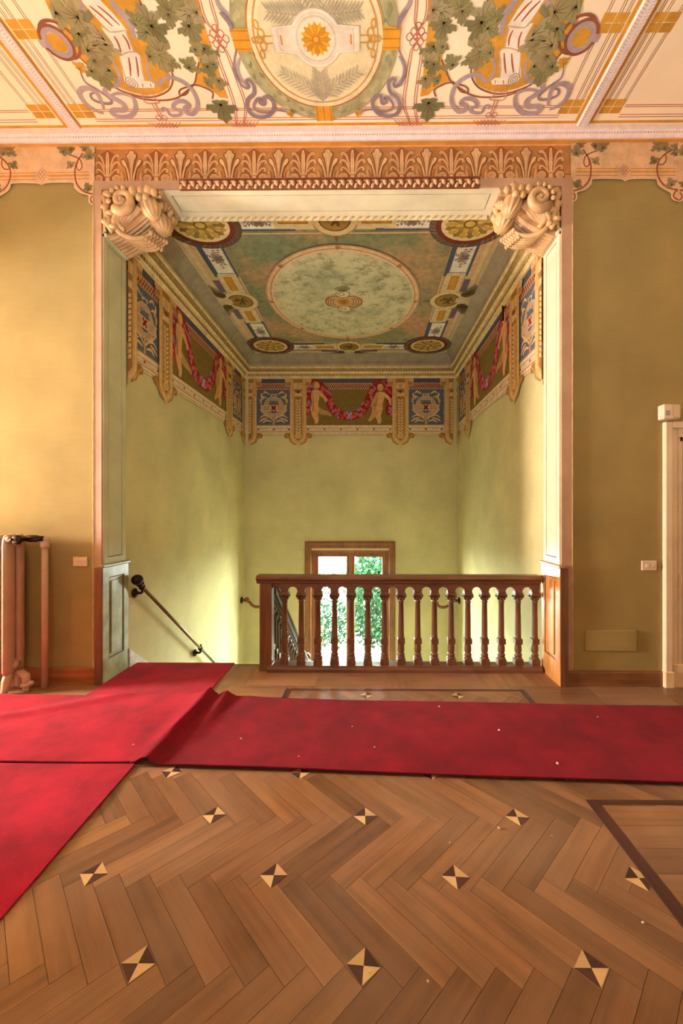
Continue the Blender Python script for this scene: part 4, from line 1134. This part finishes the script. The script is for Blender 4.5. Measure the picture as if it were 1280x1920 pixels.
# purple tendrils round the medallion
P = Paint(ceil_pl, MC[0])
m2 = lambda x, y: CP(430+x/3.879, y/3.879)
mz = lambda L: [m2(*p) for p in L]
for c_, w_ in (([(1290, 60), (1240, 130), (1225, 200)], .026), ([(1228, 340), (1260, 420), (1278, 490), (1250, 590), (1210, 620), (1195, 600), (1205, 570), (1180, 560), (1158, 600), (1170, 660), (1220, 700), (1240, 760), (1210, 820), (1140, 835), (1070, 805), (1040, 740), (1065, 690), (1100, 690), (1110, 740), (1140, 730), (1130, 700), (1160, 705), (1190, 750), (1170, 790), (1100, 800), (1030, 785), (950, 800)], .026)):
    P.stroke(mz(c_), w_*.8, PD, 5, taper=tp, lift=.1)
P.leaf(m2(932, 812), .04, -1.6, CR, shade(CR, .8))
P.build('tendril_pattern', M['paint'], ceiling)

# ------------------------------------------------------------------ painted palmette frieze over the opening
fr_pl = lambda u, v, h: (u, -.0012-h, v)
F0, F1, ZF0, ZF1 = -2.43, 1.76, 4.408, 4.708
P = Paint(fr_pl)
P.rect((F0, ZF0), (F1, ZF1), (202, 144, 84)); P.rect((F0, ZF0), (F1, ZF0+.035), (214, 164, 108)); P.rect((F0, ZF0+.033), (F1, ZF0+.04), (150, 92, 44))
P.rect((F0, ZF1-.012), (F1, ZF1), (236, 188, 140))
P.build('frieze_ground_pattern', M['paint'], wall_front)
P = Paint(fr_pl)
S_ = .000728; PALE = (230, 190, 140); MID = (206, 148, 92); DK = (138, 80, 40)
period = 591*S_; CX0 = hitY(660.5, 300, 0).x
cxs = [CX0+period*k for k in range(-5, 5)]
for cx in cxs:
    T = lambda x, y: (cx+(x-385)*S_, ZF1-(y-72)*S_)
    P.poly([T(255, 380), T(270, 170), T(385, 100), T(500, 170), T(515, 380), T(560, 495), T(210, 495)], (166, 104, 56))
    for s in (-1, 1):
        mx_ = lambda L: [T(385+s*(x-385), y) for x, y in L]
        for pts, w_ in (([(405, 410), (425, 300), (455, 200), (500, 160), (520, 185)], 36), ([(410, 415), (435, 330), (470, 260), (520, 250), (530, 285)], 34), ([(415, 420), (445, 370), (490, 335), (520, 350), (510, 378)], 30)):
            P.stroke(mx_(pts), (w_+12)*S_, DK, 5, taper=lambda t: .35+.65*t); P.stroke(mx_(pts), w_*S_, PALE, 5, taper=lambda t: .3+.7*t); P.stroke(mx_(pts), w_*.25*S_, MID, 5, taper=lambda t: .3+.7*t)
        c = T(385+s*108, 442)
        P.ell(c, 62*S_, 52*S_, DK, 20)
        for r, cl in ((52, PALE), (40, MID), (28, PALE), (17, DK), (10, PALE)): P.ell(c, r*S_, r*.86*S_, cl, 18)
    P.poly([T(360, 410), T(352, 300), T(358, 170), T(365, 122), T(385, 108), T(405, 122), T(412, 170), T(418, 300), T(410, 410)], DK)
    P.poly([T(368, 400), T(362, 290), T(366, 170), T(373, 128), T(385, 118), T(397, 128), T(404, 170), T(408, 290), T(402, 400)], PALE)
    P.stroke([T(385, 150), T(385, 390)], 8*S_, MID, 0)
    P.rect(T(350, 400), T(420, 415), PALE); P.rect(T(356, 418), T(414, 432), MID); P.poly([T(355, 495), T(365, 432), T(405, 432), T(415, 495)], PALE)
for cx in [c+period/2 for c in cxs[:-1]]:
    T = lambda x, y: (max(F0, min(F1, cx+(x-690)*S_)), ZF1-(y-72)*S_)
    for s in (-1, 1):
        mx_ = lambda L: [T(690+s*(x-690), y) for x, y in L]
        P.poly(mx_([(700, 495), (750, 495), (760, 400), (790, 340), (810, 330), (820, 400), (835, 495)]), MID)
        P.poly(mx_([(696, 495), (735, 495), (745, 400), (765, 330), (800, 295), (822, 250), (810, 220), (780, 215), (755, 245), (735, 310), (718, 400)]), DK)
        P.poly(mx_([(696, 490), (722, 490), (736, 400), (755, 325), (795, 285), (812, 250), (803, 228), (782, 226), (760, 255), (742, 310), (716, 400)]), PALE)
        P.stroke(mx_([(770, 495), (775, 420), (795, 370)]), 9*S_, DK, 3); P.stroke(mx_([(800, 495), (802, 430), (812, 380)]), 7*S_, PALE, 3)
    out = [(690, 112), (725, 120), (732, 150), (762, 165), (755, 205), (735, 235), (722, 300), (712, 400), (708, 495)]
    P.poly([T(*p) for p in out]+[T(1380-x, y) for x, y in out[::-1]], DK)
    o2 = [(690, 120), (716, 126), (724, 158), (750, 172), (745, 200), (726, 230), (713, 300), (704, 400), (702, 495)]
    P.poly([T(*p) for p in o2]+[T(1380-x, y) for x, y in o2[::-1]], shade(PALE, .96))
    for s in (-1, 1): P.stroke([T(690+s*6, 490), T(690+s*12, 330), T(690+s*26, 200)], 7*S_, MID, 3)
P.build('palmette_pattern', M['paint'], wall_front)

# vine border at the top of the wall on both sides of the opening
def vine_border(mir):
    P = Paint(fr_pl, None if not mir else None)
    v8 = lambda x, y: (hitY(1060+x/5.818, 250+y/5.818, 0).x, hitY(1060+x/5.818, 250+y/5.818, 0).z)
    ax = (-2.405+1.768)/2
    P.map = (lambda x, y: (2*ax-v8(x, y)[0], v8(x, y)[1])) if mir else v8
    base = (228, 190, 148); sc = 1/(5.818*757/3.527)
    st_ = lambda pts, wpx, col, n=5, tp_=None: P.stroke(pts, wpx, col, n, taper=tp_)
    edge = [(290, 505), (560, 505), (640, 530), (720, 505), (960, 505)]
    for rep in (0, 1, 2):
        dx = rep*1160
        X = lambda L: [(x+dx, y) for x, y in L]
        P.poly(X([(50, 80), (1210, 80), (1210, 735), (1160, 735), (1140, 690), (1150, 660), (1040, 600), (990, 555), (975, 505), (700, 505), (640, 528), (580, 505), (290, 505), (270, 560), (210, 620), (115, 650), (118, 700), (80, 750), (50, 760)]), base)
        st_(X([(60, 760), (112, 725), (112, 655), (210, 622), (272, 560), (290, 508), (580, 508), (640, 530), (700, 508), (975, 508), (995, 560), (1040, 605), (1140, 660), (1145, 710), (1180, 742), (1215, 742)]), 12, (238, 208, 172), 4)
        for y, w_, col in ((398, 10, (206, 140, 84)), (432, 24, (214, 154, 78)), (470, 8, (190, 130, 90))):
            st_(X([(110, y), (570, y)]), w_, col, 0); st_(X([(700, y), (1190, y)]), w_, col, 0)
        for i in range(5):
            for j in range(5):
                if (i+j) % 2 == 0 and abs(i-2)+abs(j-2) < 4: P.ring((630+dx+(i-2)*20, 415+(j-2)*26), 16, 18, 8, (198, 140, 116), 10)
        vb = (150, 84, 58)
        st_(X([(180, 190), (215, 240), (255, 310), (268, 400), (250, 520), (170, 610), (70, 640)]), 16, vb); st_(X([(330, 205), (250, 235), (205, 270), (190, 330), (205, 370), (235, 372), (250, 330), (225, 240)]), 13, vb)
        st_(X([(70, 660), (95, 690), (80, 735), (50, 740)]), 14, vb)
        st_(X([(1160, 190), (1080, 235), (1010, 310), (985, 400), (1010, 510), (1080, 590), (1180, 625), (1260, 620)]), 16, vb); st_(X([(1075, 230), (1085, 300), (1050, 352), (1000, 352)]), 13, vb)
        st_(X([(1190, 640), (1165, 690), (1190, 725), (1250, 725), (1275, 690), (1245, 640), (1190, 640)]), 15, vb)
        lc = [(150, 136, 96), (160, 142, 104), (136, 124, 84)]
        for i, (x, y, r, a) in enumerate(((150, 140, 60, 2.7), (110, 220, 70, 3.3), (330, 140, 80, 4.0), (390, 160, 70, 2.6), (315, 320, 48, 3.8), (120, 575, 55, 3.6), (1010, 150, 85, 2.6), (1070, 170, 60, 3.4), (955, 315, 50, 2.6), (1230, 170, 80, 3.4), (1140, 560, 58, 2.7), (1190, 230, 50, 3.0))):
            P.leaf((x+dx, y), r*1.35, a, lc[i % 3], (116, 92, 62))
    P.build('vine_border_pattern', M['paint'], wall_front)
vine_border(False); vine_border(True)
# ------------------------------------------------------------------ painted stairwell ceiling
XO, YO = -.335, 2.0
sc_pl = lambda u, v, h: (u, v, ZS-.0006-h)
# soft green and pink ground of the field
m, nt, bs = tree('field_paint')
v = coords(nt); n1 = noise(nt, v, 1.3, 5, .6); n2 = noise(nt, v, 14, 7, .7)
g1 = ramp(nt, n1, [(.34, (196, 152, 116)), (.43, (182, 152, 112)), (.52, (142, 144, 106)), (.68, (116, 128, 98))])
g2 = ramp(nt, n2, [(.3, (200, 196, 186)), (.65, (255, 255, 255))])
nt.links.new(mulc(nt, g1, g2), bs.inputs['Base Color']); bs.inputs['Roughness'].default_value = .9
b = MB(); v4 = [b.bm.verts.new((XO+sx*1.27, YO+sy*1.39, ZS-.0008)) for sx, sy in ((-1, -1), (1, -1), (1, 1), (-1, 1))]; b.face(v4)
b.build('field_panel', m, st_ceil)
CRM = (222, 200, 152); BL = (82, 92, 106); OC = (200, 146, 44)
P = Paint(sc_pl)
P.frame((XO-1.70, YO-1.78), (XO+1.70, YO+1.78), .45, (214, 186, 140))
for d, c, w_ in ((0, (190, 150, 110), .01), (.035, CRM, .02), (.09, (196, 150, 116), .008), (.16, (186, 140, 104), .008), (.37, CRM, .03), (.41, (150, 116, 84), .006), (.43, CRM, .014), (.447, (176, 110, 88), .008)):
    P.frame((XO-1.69+d, YO-1.77+d), (XO+1.69-d, YO+1.77-d), w_, c)
for s in (-1, 1):
    for k in range(9): P.frame((XO+s*1.585-.022, YO-1.5+k*.36-.03), (XO+s*1.585+.022, YO-1.5+k*.36+.03), .006, (204, 124, 100))
P.build('frame_pattern', M['paintold'], st_ceil)
P = Paint(sc_pl)
def card(c, ax):       # white cartouche with a dark palm spray on blue
    sg = 1
    T = (lambda x, y: (c[0]+x, c[1]+y)) if ax == 'y' else (lambda x, y: (c[0]+y, c[1]+x))
    P.poly([T(-.15, -.36), T(.15, -.36), T(.15, .36), T(-.15, .36)], BL)
    P.poly([T(-.13, -.30), T(.06, -.30), T(.06, -.36), T(-.13, -.36)], (226, 220, 200)); P.poly([T(-.10, .30), T(.12, .30), T(.12, .36), T(-.10, .36)], (226, 220, 200))
    P.poly([T(-.09, -.28), T(.12, -.28), T(.12, .29), T(-.09, .29)], (196, 190, 176)); P.poly([T(-.08, -.27), T(.11, -.27), T(.11, .28), T(-.08, .28)], (238, 232, 214))
    for k in range(10):
        a = 2*pi*k/10+.3; l = .08+.03*(k % 3)
        e = (cos(a)*.85*l, sin(a)*1.5*l)
        P.spray(T(.015, 0), T(.015+e[0], e[1]), .04, (132, 112, 100), 4, .012)
def medal(c, ax, s):
    T = (lambda x, y: (c[0]+s*x, c[1]+y)) if ax == 'y' else (lambda x, y: (c[0]+y, c[1]+s*x))
    P.ell(c, .235 if ax == 'y' else .25, .235, (176, 140, 100), 32); P.ell(c, .225, .225, CRM, 32)
    for q in (-1, 1):
        P.poly([T(-.10, q*.22), T(.12, q*.22), T(.12, q*.62), T(-.10, q*.62)], CRM)
        P.poly([T(-.045, q*.27), T(.055, q*.27), T(.055, q*.57), T(-.045, q*.57)], (150, 104, 40)); P.poly([T(-.035, q*.28), T(.045, q*.28), T(.045, q*.56), T(-.035, q*.56)], OC)
        P.poly([T(-.20, q*.22), T(-.12, q*.22), T(-.12, q*.50), T(-.20, q*.50)], (112, 96, 116))
    P.ell(c, .165, .165, (96, 74, 34), 28); P.ell(c, .15, .15, (156, 124, 62), 28)
    for a0 in (0, 2, 4): P.stroke([(c[0]+.09*cos(a0), c[1]+.09*sin(a0)), (c[0]+.02, c[1]-.02), (c[0]+.1*cos(a0+1.2), c[1]+.1*sin(a0+1.2))], .03, (92, 72, 34), 4)
    for q in (-1, 1): P.poly([T(-.30, q*.03-.03), T(-.12, q*.03-.03), T(-.12, q*.03+.03), T(-.30, q*.03+.03)], (206, 186, 140))
    for q in (-1, 1):
        for l, o in ((.32, .10), (.36, .2), (.28, .28)):
            P.spray(T(-.16, q*.10), T(-.16-l*.5-.02, q*(.10+o)), .085, (84, 72, 44), 8, .013)
    P.stroke([T(.24, 0), T(.34, 0)], .04, (140, 100, 64), 0, taper=lambda t: 1.2-t)
for s in (-1, 1):
    for q in (-1, 1): card((XO+s*1.40, YO+q*.93), 'y'); card((XO+q*.77, YO+s*1.52), 'x')
    medal((XO+s*1.41, YO), 'y', -s)
    medal((XO, YO+s*1.53), 'x', -s)
P.build('cartouche_pattern', M['paintold'], st_ceil)
P = Paint(sc_pl)
for s in (-1, 1):
    for q in (-1, 1):
        c = (XO+s*1.36, YO+q*1.47)
        P.ell(c, .41, .36, (90, 74, 56), 40)
        for k in range(40): a = 2*pi*k/40; P.stroke([(c[0]+.34*cos(a), c[1]+.30*sin(a)), (c[0]+.40*cos(a+.12), c[1]+.35*sin(a+.12))], .03, shade((118, 96, 84), random.uniform(.8, 1.2)), 0)
        P.ring(c, .33, .29, .02, (118, 46, 32), 40); P.ell(c, .315, .275, (120, 50, 36), 36); P.ell((c[0], c[1]), .29, .25, (226, 206, 156), 36)
        for k in range(18):
            a = 2*pi*k/18
            P.poly([(c[0]+r*cos(a+d)*.94, c[1]+r*sin(a+d)*.80) for r, d in ((.05, -.5), (.2, -.14), (.24, -.19), (.275, 0), (.24, .19), (.2, .14), (.05, .5))], shade((168, 136, 62), .85+.3*(k % 2)))
        for k in range(12):
            a = 2*pi*(k+.5)/12; P.poly([(c[0]+r*cos(a+d), c[1]+r*sin(a+d)*.86) for r, d in ((.03, -.5), (.12, -.22), (.155, 0), (.12, .22), (.03, .5))], shade((190, 158, 80), .85+.25*(k % 2)))
        P.ring(c, .06, .052, .02, (120, 90, 36), 20); P.ell(c, .048, .042, (206, 172, 92), 16)
P.build('roundel_pattern', M['paintold'], st_ceil)
# pale oval
P = Paint(sc_pl)
OV = (XO, YO)
P.ell(OV, 1.03, 1.175, (196, 150, 118), 80); P.ell(OV, 1.01, 1.155, (222, 190, 148), 80); P.ring(OV, .965, 1.11, .012, (188, 120, 92), 80)
P.ring(OV, .94, 1.085, .02, (226, 204, 160), 80)
for k in range(8):
    a = 2*pi*k/8; P.leaf((OV[0]+.985*cos(a), OV[1]+1.13*sin(a)), .05, a, (176, 130, 84), (150, 100, 70))
P.build('oval_border_pattern', M['paintold'], st_ceil)
m, nt, bs = tree('oval_paint')
v = coords(nt); n1 = noise(nt, v, 1.5, 6, .65); n2 = noise(nt, v, 9, 9, .75)
g1 = ramp(nt, n1, [(.34, (214, 206, 168)), (.5, (200, 196, 158)), (.64, (166, 166, 134))])
g2 = ramp(nt, n2, [(.34, (176, 174, 160)), (.52, (255, 255, 255)), (.72, (255, 255, 250))])
nt.links.new(mulc(nt, g1, g2), bs.inputs['Base Color']); bs.inputs['Roughness'].default_value = .9
b = MB(); v4 = [b.bm.verts.new((OV[0]+.93*cos(2*pi*k/72), OV[1]+1.075*sin(2*pi*k/72), ZS-.0008-Paint.last[sc_pl]*2.2e-5)) for k in range(72)]; b.face(v4); b.build('oval_panel', m, st_ceil)
P = Paint(sc_pl); P.h += 16
for s in (-1, 1):
    c = (XO+s*.12, YO)
    P.ell(c, .135, .15, (150, 88, 58), 24); P.ell(c, .115, .13, (206, 176, 128), 24)
    for i in range(-3, 4):
        P.stroke([(c[0]+i*.035, c[1]-.1), (c[0]+i*.035+.03, c[1]+.1)], .008, (150, 88, 58), 0); P.stroke([(c[0]+i*.035+.03, c[1]-.1), (c[0]+i*.035, c[1]+.1)], .008, (150, 88, 58), 0)
P.ell((XO, YO), .12, .13, (206, 166, 100), 24)
for k in range(12): a = 2*pi*k/12; P.spray((XO, YO), (XO+.09*cos(a), YO+.10*sin(a)), .03, (160, 110, 50), 3, .012)
for s in (-1, 1):
    P.ell((XO, YO+s*.19), .10, .085, (150, 120, 76), 20); P.ell((XO, YO+s*.19), .085, .07, (224, 208, 166), 20); P.ring((XO-.02, YO+s*.19), .04, .03, .014, (140, 110, 70), 16)
for k in range(7): a = -pi/2-.9+.3*k; P.spray((XO, YO-.25), (XO+.14*cos(a), YO-.25+.14*sin(a)), .03, (112, 104, 62), 4, .014)
P.build('oval_centre_pattern', M['paintold'], st_ceil)

# ------------------------------------------------------------------ painted frieze on the three stairwell walls
OL = (130, 108, 52); FLESH = (226, 172, 112); BAND = (228, 208, 170); PAN = (94, 104, 120); RED = (176, 44, 40); BRK = (206, 166, 106); BRD = (160, 116, 62); GLD = (222, 186, 128)
ZT, ZP0, ZB0 = 4.03, 3.157, 2.956
def bandpart(P, u0, u1, col=BAND):
    P.rect((u0, ZB0), (u1, ZP0), col)
    for z, w_ in ((ZP0-.004, .010), (ZP0-.05, .006), (ZB0+.075, .012), (ZB0+.03, .008), (ZB0+.002, .008)): P.rect((u0, z-w_/2), (u1, z+w_/2), (166, 124, 86))
    P.rect((u0+.03, ZB0+.100), (u1-.03, ZB0+.104), (150, 100, 76)); P.rect((u0+.03, ZB0+.135), (u1-.03, ZB0+.139), (150, 100, 76))
    n = max(2, int((u1-u0)/.3))
    for k in range(n+1): u = u0+.045+(u1-u0-.09)*k/n; P.rect((u-.02, ZB0+.102), (u+.02, ZB0+.138), (188, 120, 104)); P.stroke([(u-.015, ZB0+.107), (u+.015, ZB0+.133)], .007, (128, 60, 52), 0); P.stroke([(u+.015, ZB0+.107), (u-.015, ZB0+.133)], .007, (128, 60, 52), 0)
def checks(P, u0, u1):
    P.rect((u0, 3.935), (u1, ZT), (90, 86, 102)); P.rect((u0, 3.825), (u1, 3.945), (206, 166, 126)); P.rect((u0, 3.838), (u1, 3.932), (120, 50, 38))
    n = int((u1-u0)/.044)
    for k in range(n):
        for j in range(3):
            if 1: c = (u0+(u1-u0)*(k+.5+(j % 2)*.5)/n, 3.853+.032*j); P.poly([(c[0]-.017, c[1]), (c[0], c[1]-.017), (c[0]+.017, c[1]), (c[0], c[1]+.017)], (214, 170, 122))
def emblem(P, u0, u1):
    P.rect((u0, ZP0), (u1, 3.83), PAN); P.frame((u0, ZP0), (u1, 3.83), .012, (150, 124, 104))
    w_ = u1-u0; T = lambda x, y: (u0+(x-880)/270*w_, 3.83-(y-130)/288*(3.83-ZP0))
    k = w_/270; G1_, G2_ = (206, 176, 136), (186, 158, 128)
    for s in (-1, 1):
        q = lambda L: [T(1015+s*(x-1015), y) for x, y in L]
        for pts in ([(1020, 380), (1050, 350), (1090, 340), (1120, 360)], [(1030, 390), (1070, 380), (1100, 400)], [(1060, 340), (1090, 320), (1110, 300)], [(1070, 200), (1100, 190), (1115, 240)], [(1050, 170), (1080, 150), (1095, 165)], [(1030, 190), (1040, 160)], [(1060, 360), (1095, 370), (1125, 390)], [(1090, 200), (1110, 180), (1105, 160)]):
            P.stroke(q(pts), 9*k, GLD, 4, taper=tp)
        P.stroke(q([(1090, 205), (1115, 215), (1110, 250)]), 12*k, (196, 170, 90), 4, taper=tp)
    c = T(1015, 272)
    P.ring(c, 62*k, 66*k, 26*k, G2_, 32); P.ring(c, 76*k, 80*k, 5*k, G1_, 32); P.ring(c, 46*k, 50*k, 4*k, G1_, 28)
    P.poly([T(910, 255), T(1120, 255), T(1112, 278), T(1120, 305), T(910, 305), T(918, 278)], G1_)
    for y in (266, 275, 285, 295): P.stroke([T(930, y), T(985, y)], 3*k, (150, 104, 84), 0); P.stroke([T(1045, y), T(1100, y)], 3*k, (150, 104, 84), 0)
    for s in (-1, 1): P.stroke([T(1015-s*16, 262), T(1015+s*16, 296)], 13*k, (140, 26, 26), 0)
    for s in (-1, 1): P.ell(T(1015+s*28, 228), 9*k, 7*k, (150, 104, 90), 12)
    P.rect(T(1008, 345), T(1024, 415), (190, 152, 98)); P.stroke([T(990, 180), T(1015, 170), T(1040, 180)], 8*k, G1_, 4)
def putti(P, u0, u1):
    P.rect((u0, ZP0), (u1, 3.83), OL)
    w_ = u1-u0; T = lambda x, y: (u0+(x-65)/680*w_, 4.0-(y-65)/350*(4.0-ZP0)); k = w_/680
    Zs = lambda L: [T(*p) for p in L]
    random.seed(8)
    gar = [(95, 330), (75, 230), (85, 140), (130, 90), (200, 130), (240, 210), (280, 290), (340, 335), (410, 345), (480, 325), (540, 260), (580, 170), (620, 100), (690, 110), (725, 200), (720, 330)]
    sp = P.spline(gar, 6)
    P.stroke([T(*p) for p in gar], 64*k, (150, 40, 36), 6)
    for x, y in sp:
        for _ in range(3): c = T(x+random.uniform(-24, 24), y+random.uniform(-22, 22)); P.ell(c, 11*k, 11*k, random.choice([(186, 48, 44), (206, 84, 80), (150, 30, 34), (196, 110, 116), (164, 120, 156)]), 8)
    P.stroke(Zs([(385, 310), (425, 370)]), 16*k, (170, 150, 196), 0); P.stroke(Zs([(425, 315), (390, 370)]), 16*k, (180, 160, 200), 0)
    FS = (176, 116, 66)
    def limb(pts, ws, col=FLESH):
        n = len(pts); P.stroke(Zs(pts), 1*k, col, 5, taper=lambda t: ws[min(n-2, int(t*(n-1)))]*(1-(t*(n-1)-min(n-2, int(t*(n-1)))))+ws[min(n-2, int(t*(n-1)))+1]*(t*(n-1)-min(n-2, int(t*(n-1)))))
        P.ell(T(*pts[0]), ws[0]*k/2, ws[0]*k/2, col, 12)
    # running child, back turned
    limb([(150, 290), (200, 315), (240, 325), (265, 345)], [52, 40, 26, 16], shade(FLESH, .85))
    limb([(130, 290), (140, 340), (150, 375), (145, 405)], [58, 46, 32, 20])
    P.poly(Zs([(112, 150), (140, 138), (168, 150), (172, 200), (162, 260), (172, 300), (140, 318), (108, 300), (116, 240), (108, 190)]), FLESH)
    P.poly(Zs([(112, 150), (120, 200), (118, 260), (112, 300), (130, 312), (132, 240), (124, 170)]), shade(FLESH, .8))
    limb([(160, 155), (195, 185), (215, 205), (230, 232)], [32, 28, 22, 14])
    P.ell(T(145, 105), 30*k, 32*k, FS, 18); P.ell(T(152, 108), 22*k, 26*k, FLESH, 16)
    # walking child, facing
    limb([(640, 290), (630, 340), (640, 375), (638, 405)], [56, 46, 32, 22])
    limb([(612, 285), (600, 330), (580, 360), (558, 385)], [54, 44, 30, 18], shade(FLESH, .92))
    P.poly(Zs([(618, 165), (650, 155), (682, 170), (676, 220), (664, 255), (668, 300), (632, 312), (598, 296), (604, 250), (612, 210)]), FLESH)
    P.poly(Zs([(618, 165), (630, 210), (622, 260), (612, 302), (598, 296), (604, 250), (612, 210)]), shade(FLESH, .8))
    limb([(672, 175), (705, 200), (722, 225), (728, 260)], [30, 26, 20, 12]); limb([(625, 175), (605, 215), (585, 255), (575, 275)], [28, 24, 20, 14], shade(FLESH, .9))
    P.ell(T(645, 112), 36*k, 34*k, (120, 64, 40), 18); P.ell(T(648, 122), 24*k, 28*k, FLESH, 16)
    for s in (-1, 1): P.ell(T(648+s*9, 118), 3*k, 3*k, (90, 56, 40), 8)
    P.stroke(Zs([(641, 136), (655, 136)]), 4*k, (176, 84, 66), 0)
def bracket(P, c, half=(True, True)):
    w_ = .155; k = w_/68
    lo, hi = (c-w_ if half[0] else c), (c+w_ if half[1] else c)
    cl = lambda u: max(lo-(.16 if half[0] else 0), min(hi+(.16 if half[1] else 0), u))
    T = lambda x, y: (cl(c+(x-813)*k), ZT-(y-65)*.00235)
    R = lambda a, b_, col: P.rect(T(*a), T(*b_), col)
    for s in (-1, 1):      # side leaves below
        if half[0 if s < 0 else 1]:
            P.poly([T(813+s*x, y) for x, y in ((20, 600), (60, 580), (80, 545), (112, 540), (118, 515), (98, 500), (50, 500), (10, 560))], BRD)
            P.stroke([T(813+s*40, 590), T(813+s*75, 540), T(813+s*105, 515)], .012, BRK, 4)
    P.poly([T(745, 65), T(881, 65), T(881, 530), T(866, 565), T(830, 595), T(813, 600), T(796, 595), T(760, 565), T(745, 530)], BRK)
    P.poly([T(752, 215), T(762, 215), T(762, 520), T(780, 555), T(813, 580), T(813, 592), T(775, 570), T(752, 530)], GLD); P.poly([T(874, 215), T(864, 215), T(864, 520), T(846, 555), T(813, 580), T(813, 592), T(851, 570), T(874, 530)], GLD)
    P.poly([T(780, 210), T(846, 210), T(846, 530), T(813, 565), T(780, 530)], BRD)
    for j in range(12):
        y = 235+j*23
        for s in (-1, 1): P.poly([T(813, y+20), T(813+s*4, y+2), T(813+s*24, y-6), T(813+s*22, y+10)], GLD)
    P.ell(T(813, 522), 26*k if all(half) else .0001, 24*k, GLD, 16); P.ell(T(813, 522), 16*k if all(half) else .0001, 15*k, BRK, 14)
    R((806, 580), (820, 620), GLD)
    R((775, 70), (851, 100), BRD); R((782, 100), (844, 150), GLD); R((796, 105), (830, 145), BRK)
    P.poly([T(778, 150), T(848, 150), T(840, 180), T(855, 200), T(771, 200), T(786, 180)], BRD); P.poly([T(786, 180), T(840, 180), T(852, 208), T(774, 208)], GLD); P.ell(T(813, 172), 13*k if all(half) else .0001, 12*k, (110, 60, 40), 14)
    for s in (-1, 1):
        if half[0 if s < 0 else 1]: P.rect(T(813+s*50, 70), T(813+s*104, 128), (206, 164, 112)); P.rect(T(813+s*62, 90), T(813+s*98, 120), (170, 124, 76)); P.ring(T(813+s*90, 80), 18*k, 12*k, 6*k, GLD, 14)
def frieze(pl, seq, parent):
    for kind, u0, u1 in seq:
        P = Paint(pl)
        if kind == 'blue': checks(P, u0, u1); emblem(P, u0, u1); bandpart(P, u0, u1); nm = 'emblem_pattern'
        elif kind == 'putti':
            checks(P, u0+.0, u1); putti(P, u0, u1); bandpart(P, u0, u1); nm = 'putto_pattern'
        else: bracket(P, u0, u1); nm = 'bracket_pattern'
        P.build(nm, M['paintold'], parent)
xb = lambda px: hitY(px, 760, YB).x
bk = lambda px, h=(True, True): ('br', xb(px), h)
frieze(lambda u, z, h: (u, YB-.001-h, z), [('blue', xb(480), xb(546)), ('putti', xb(573), xb(736)), ('blue', xb(764), xb(832)), bk(559), bk(750.5), ('br', XL+.07, (False, True)), ('br', XR-.07, (True, False))], st_back)
sides = [('blue', TH+.03, .97), ('putti', 1.2, 3.07), ('blue', 3.32, 3.88), ('br', 1.08, (True, True)), ('br', 3.2, (True, True)), ('br', YB-.03, (True, False)), ('br', TH+.02, (False, True))]
frieze(lambda u, z, h: (XL-.01+.001+h, u, z), sides, st_left)
frieze(lambda u, z, h: (XR+.01-.001-h, u, z), sides, st_right)
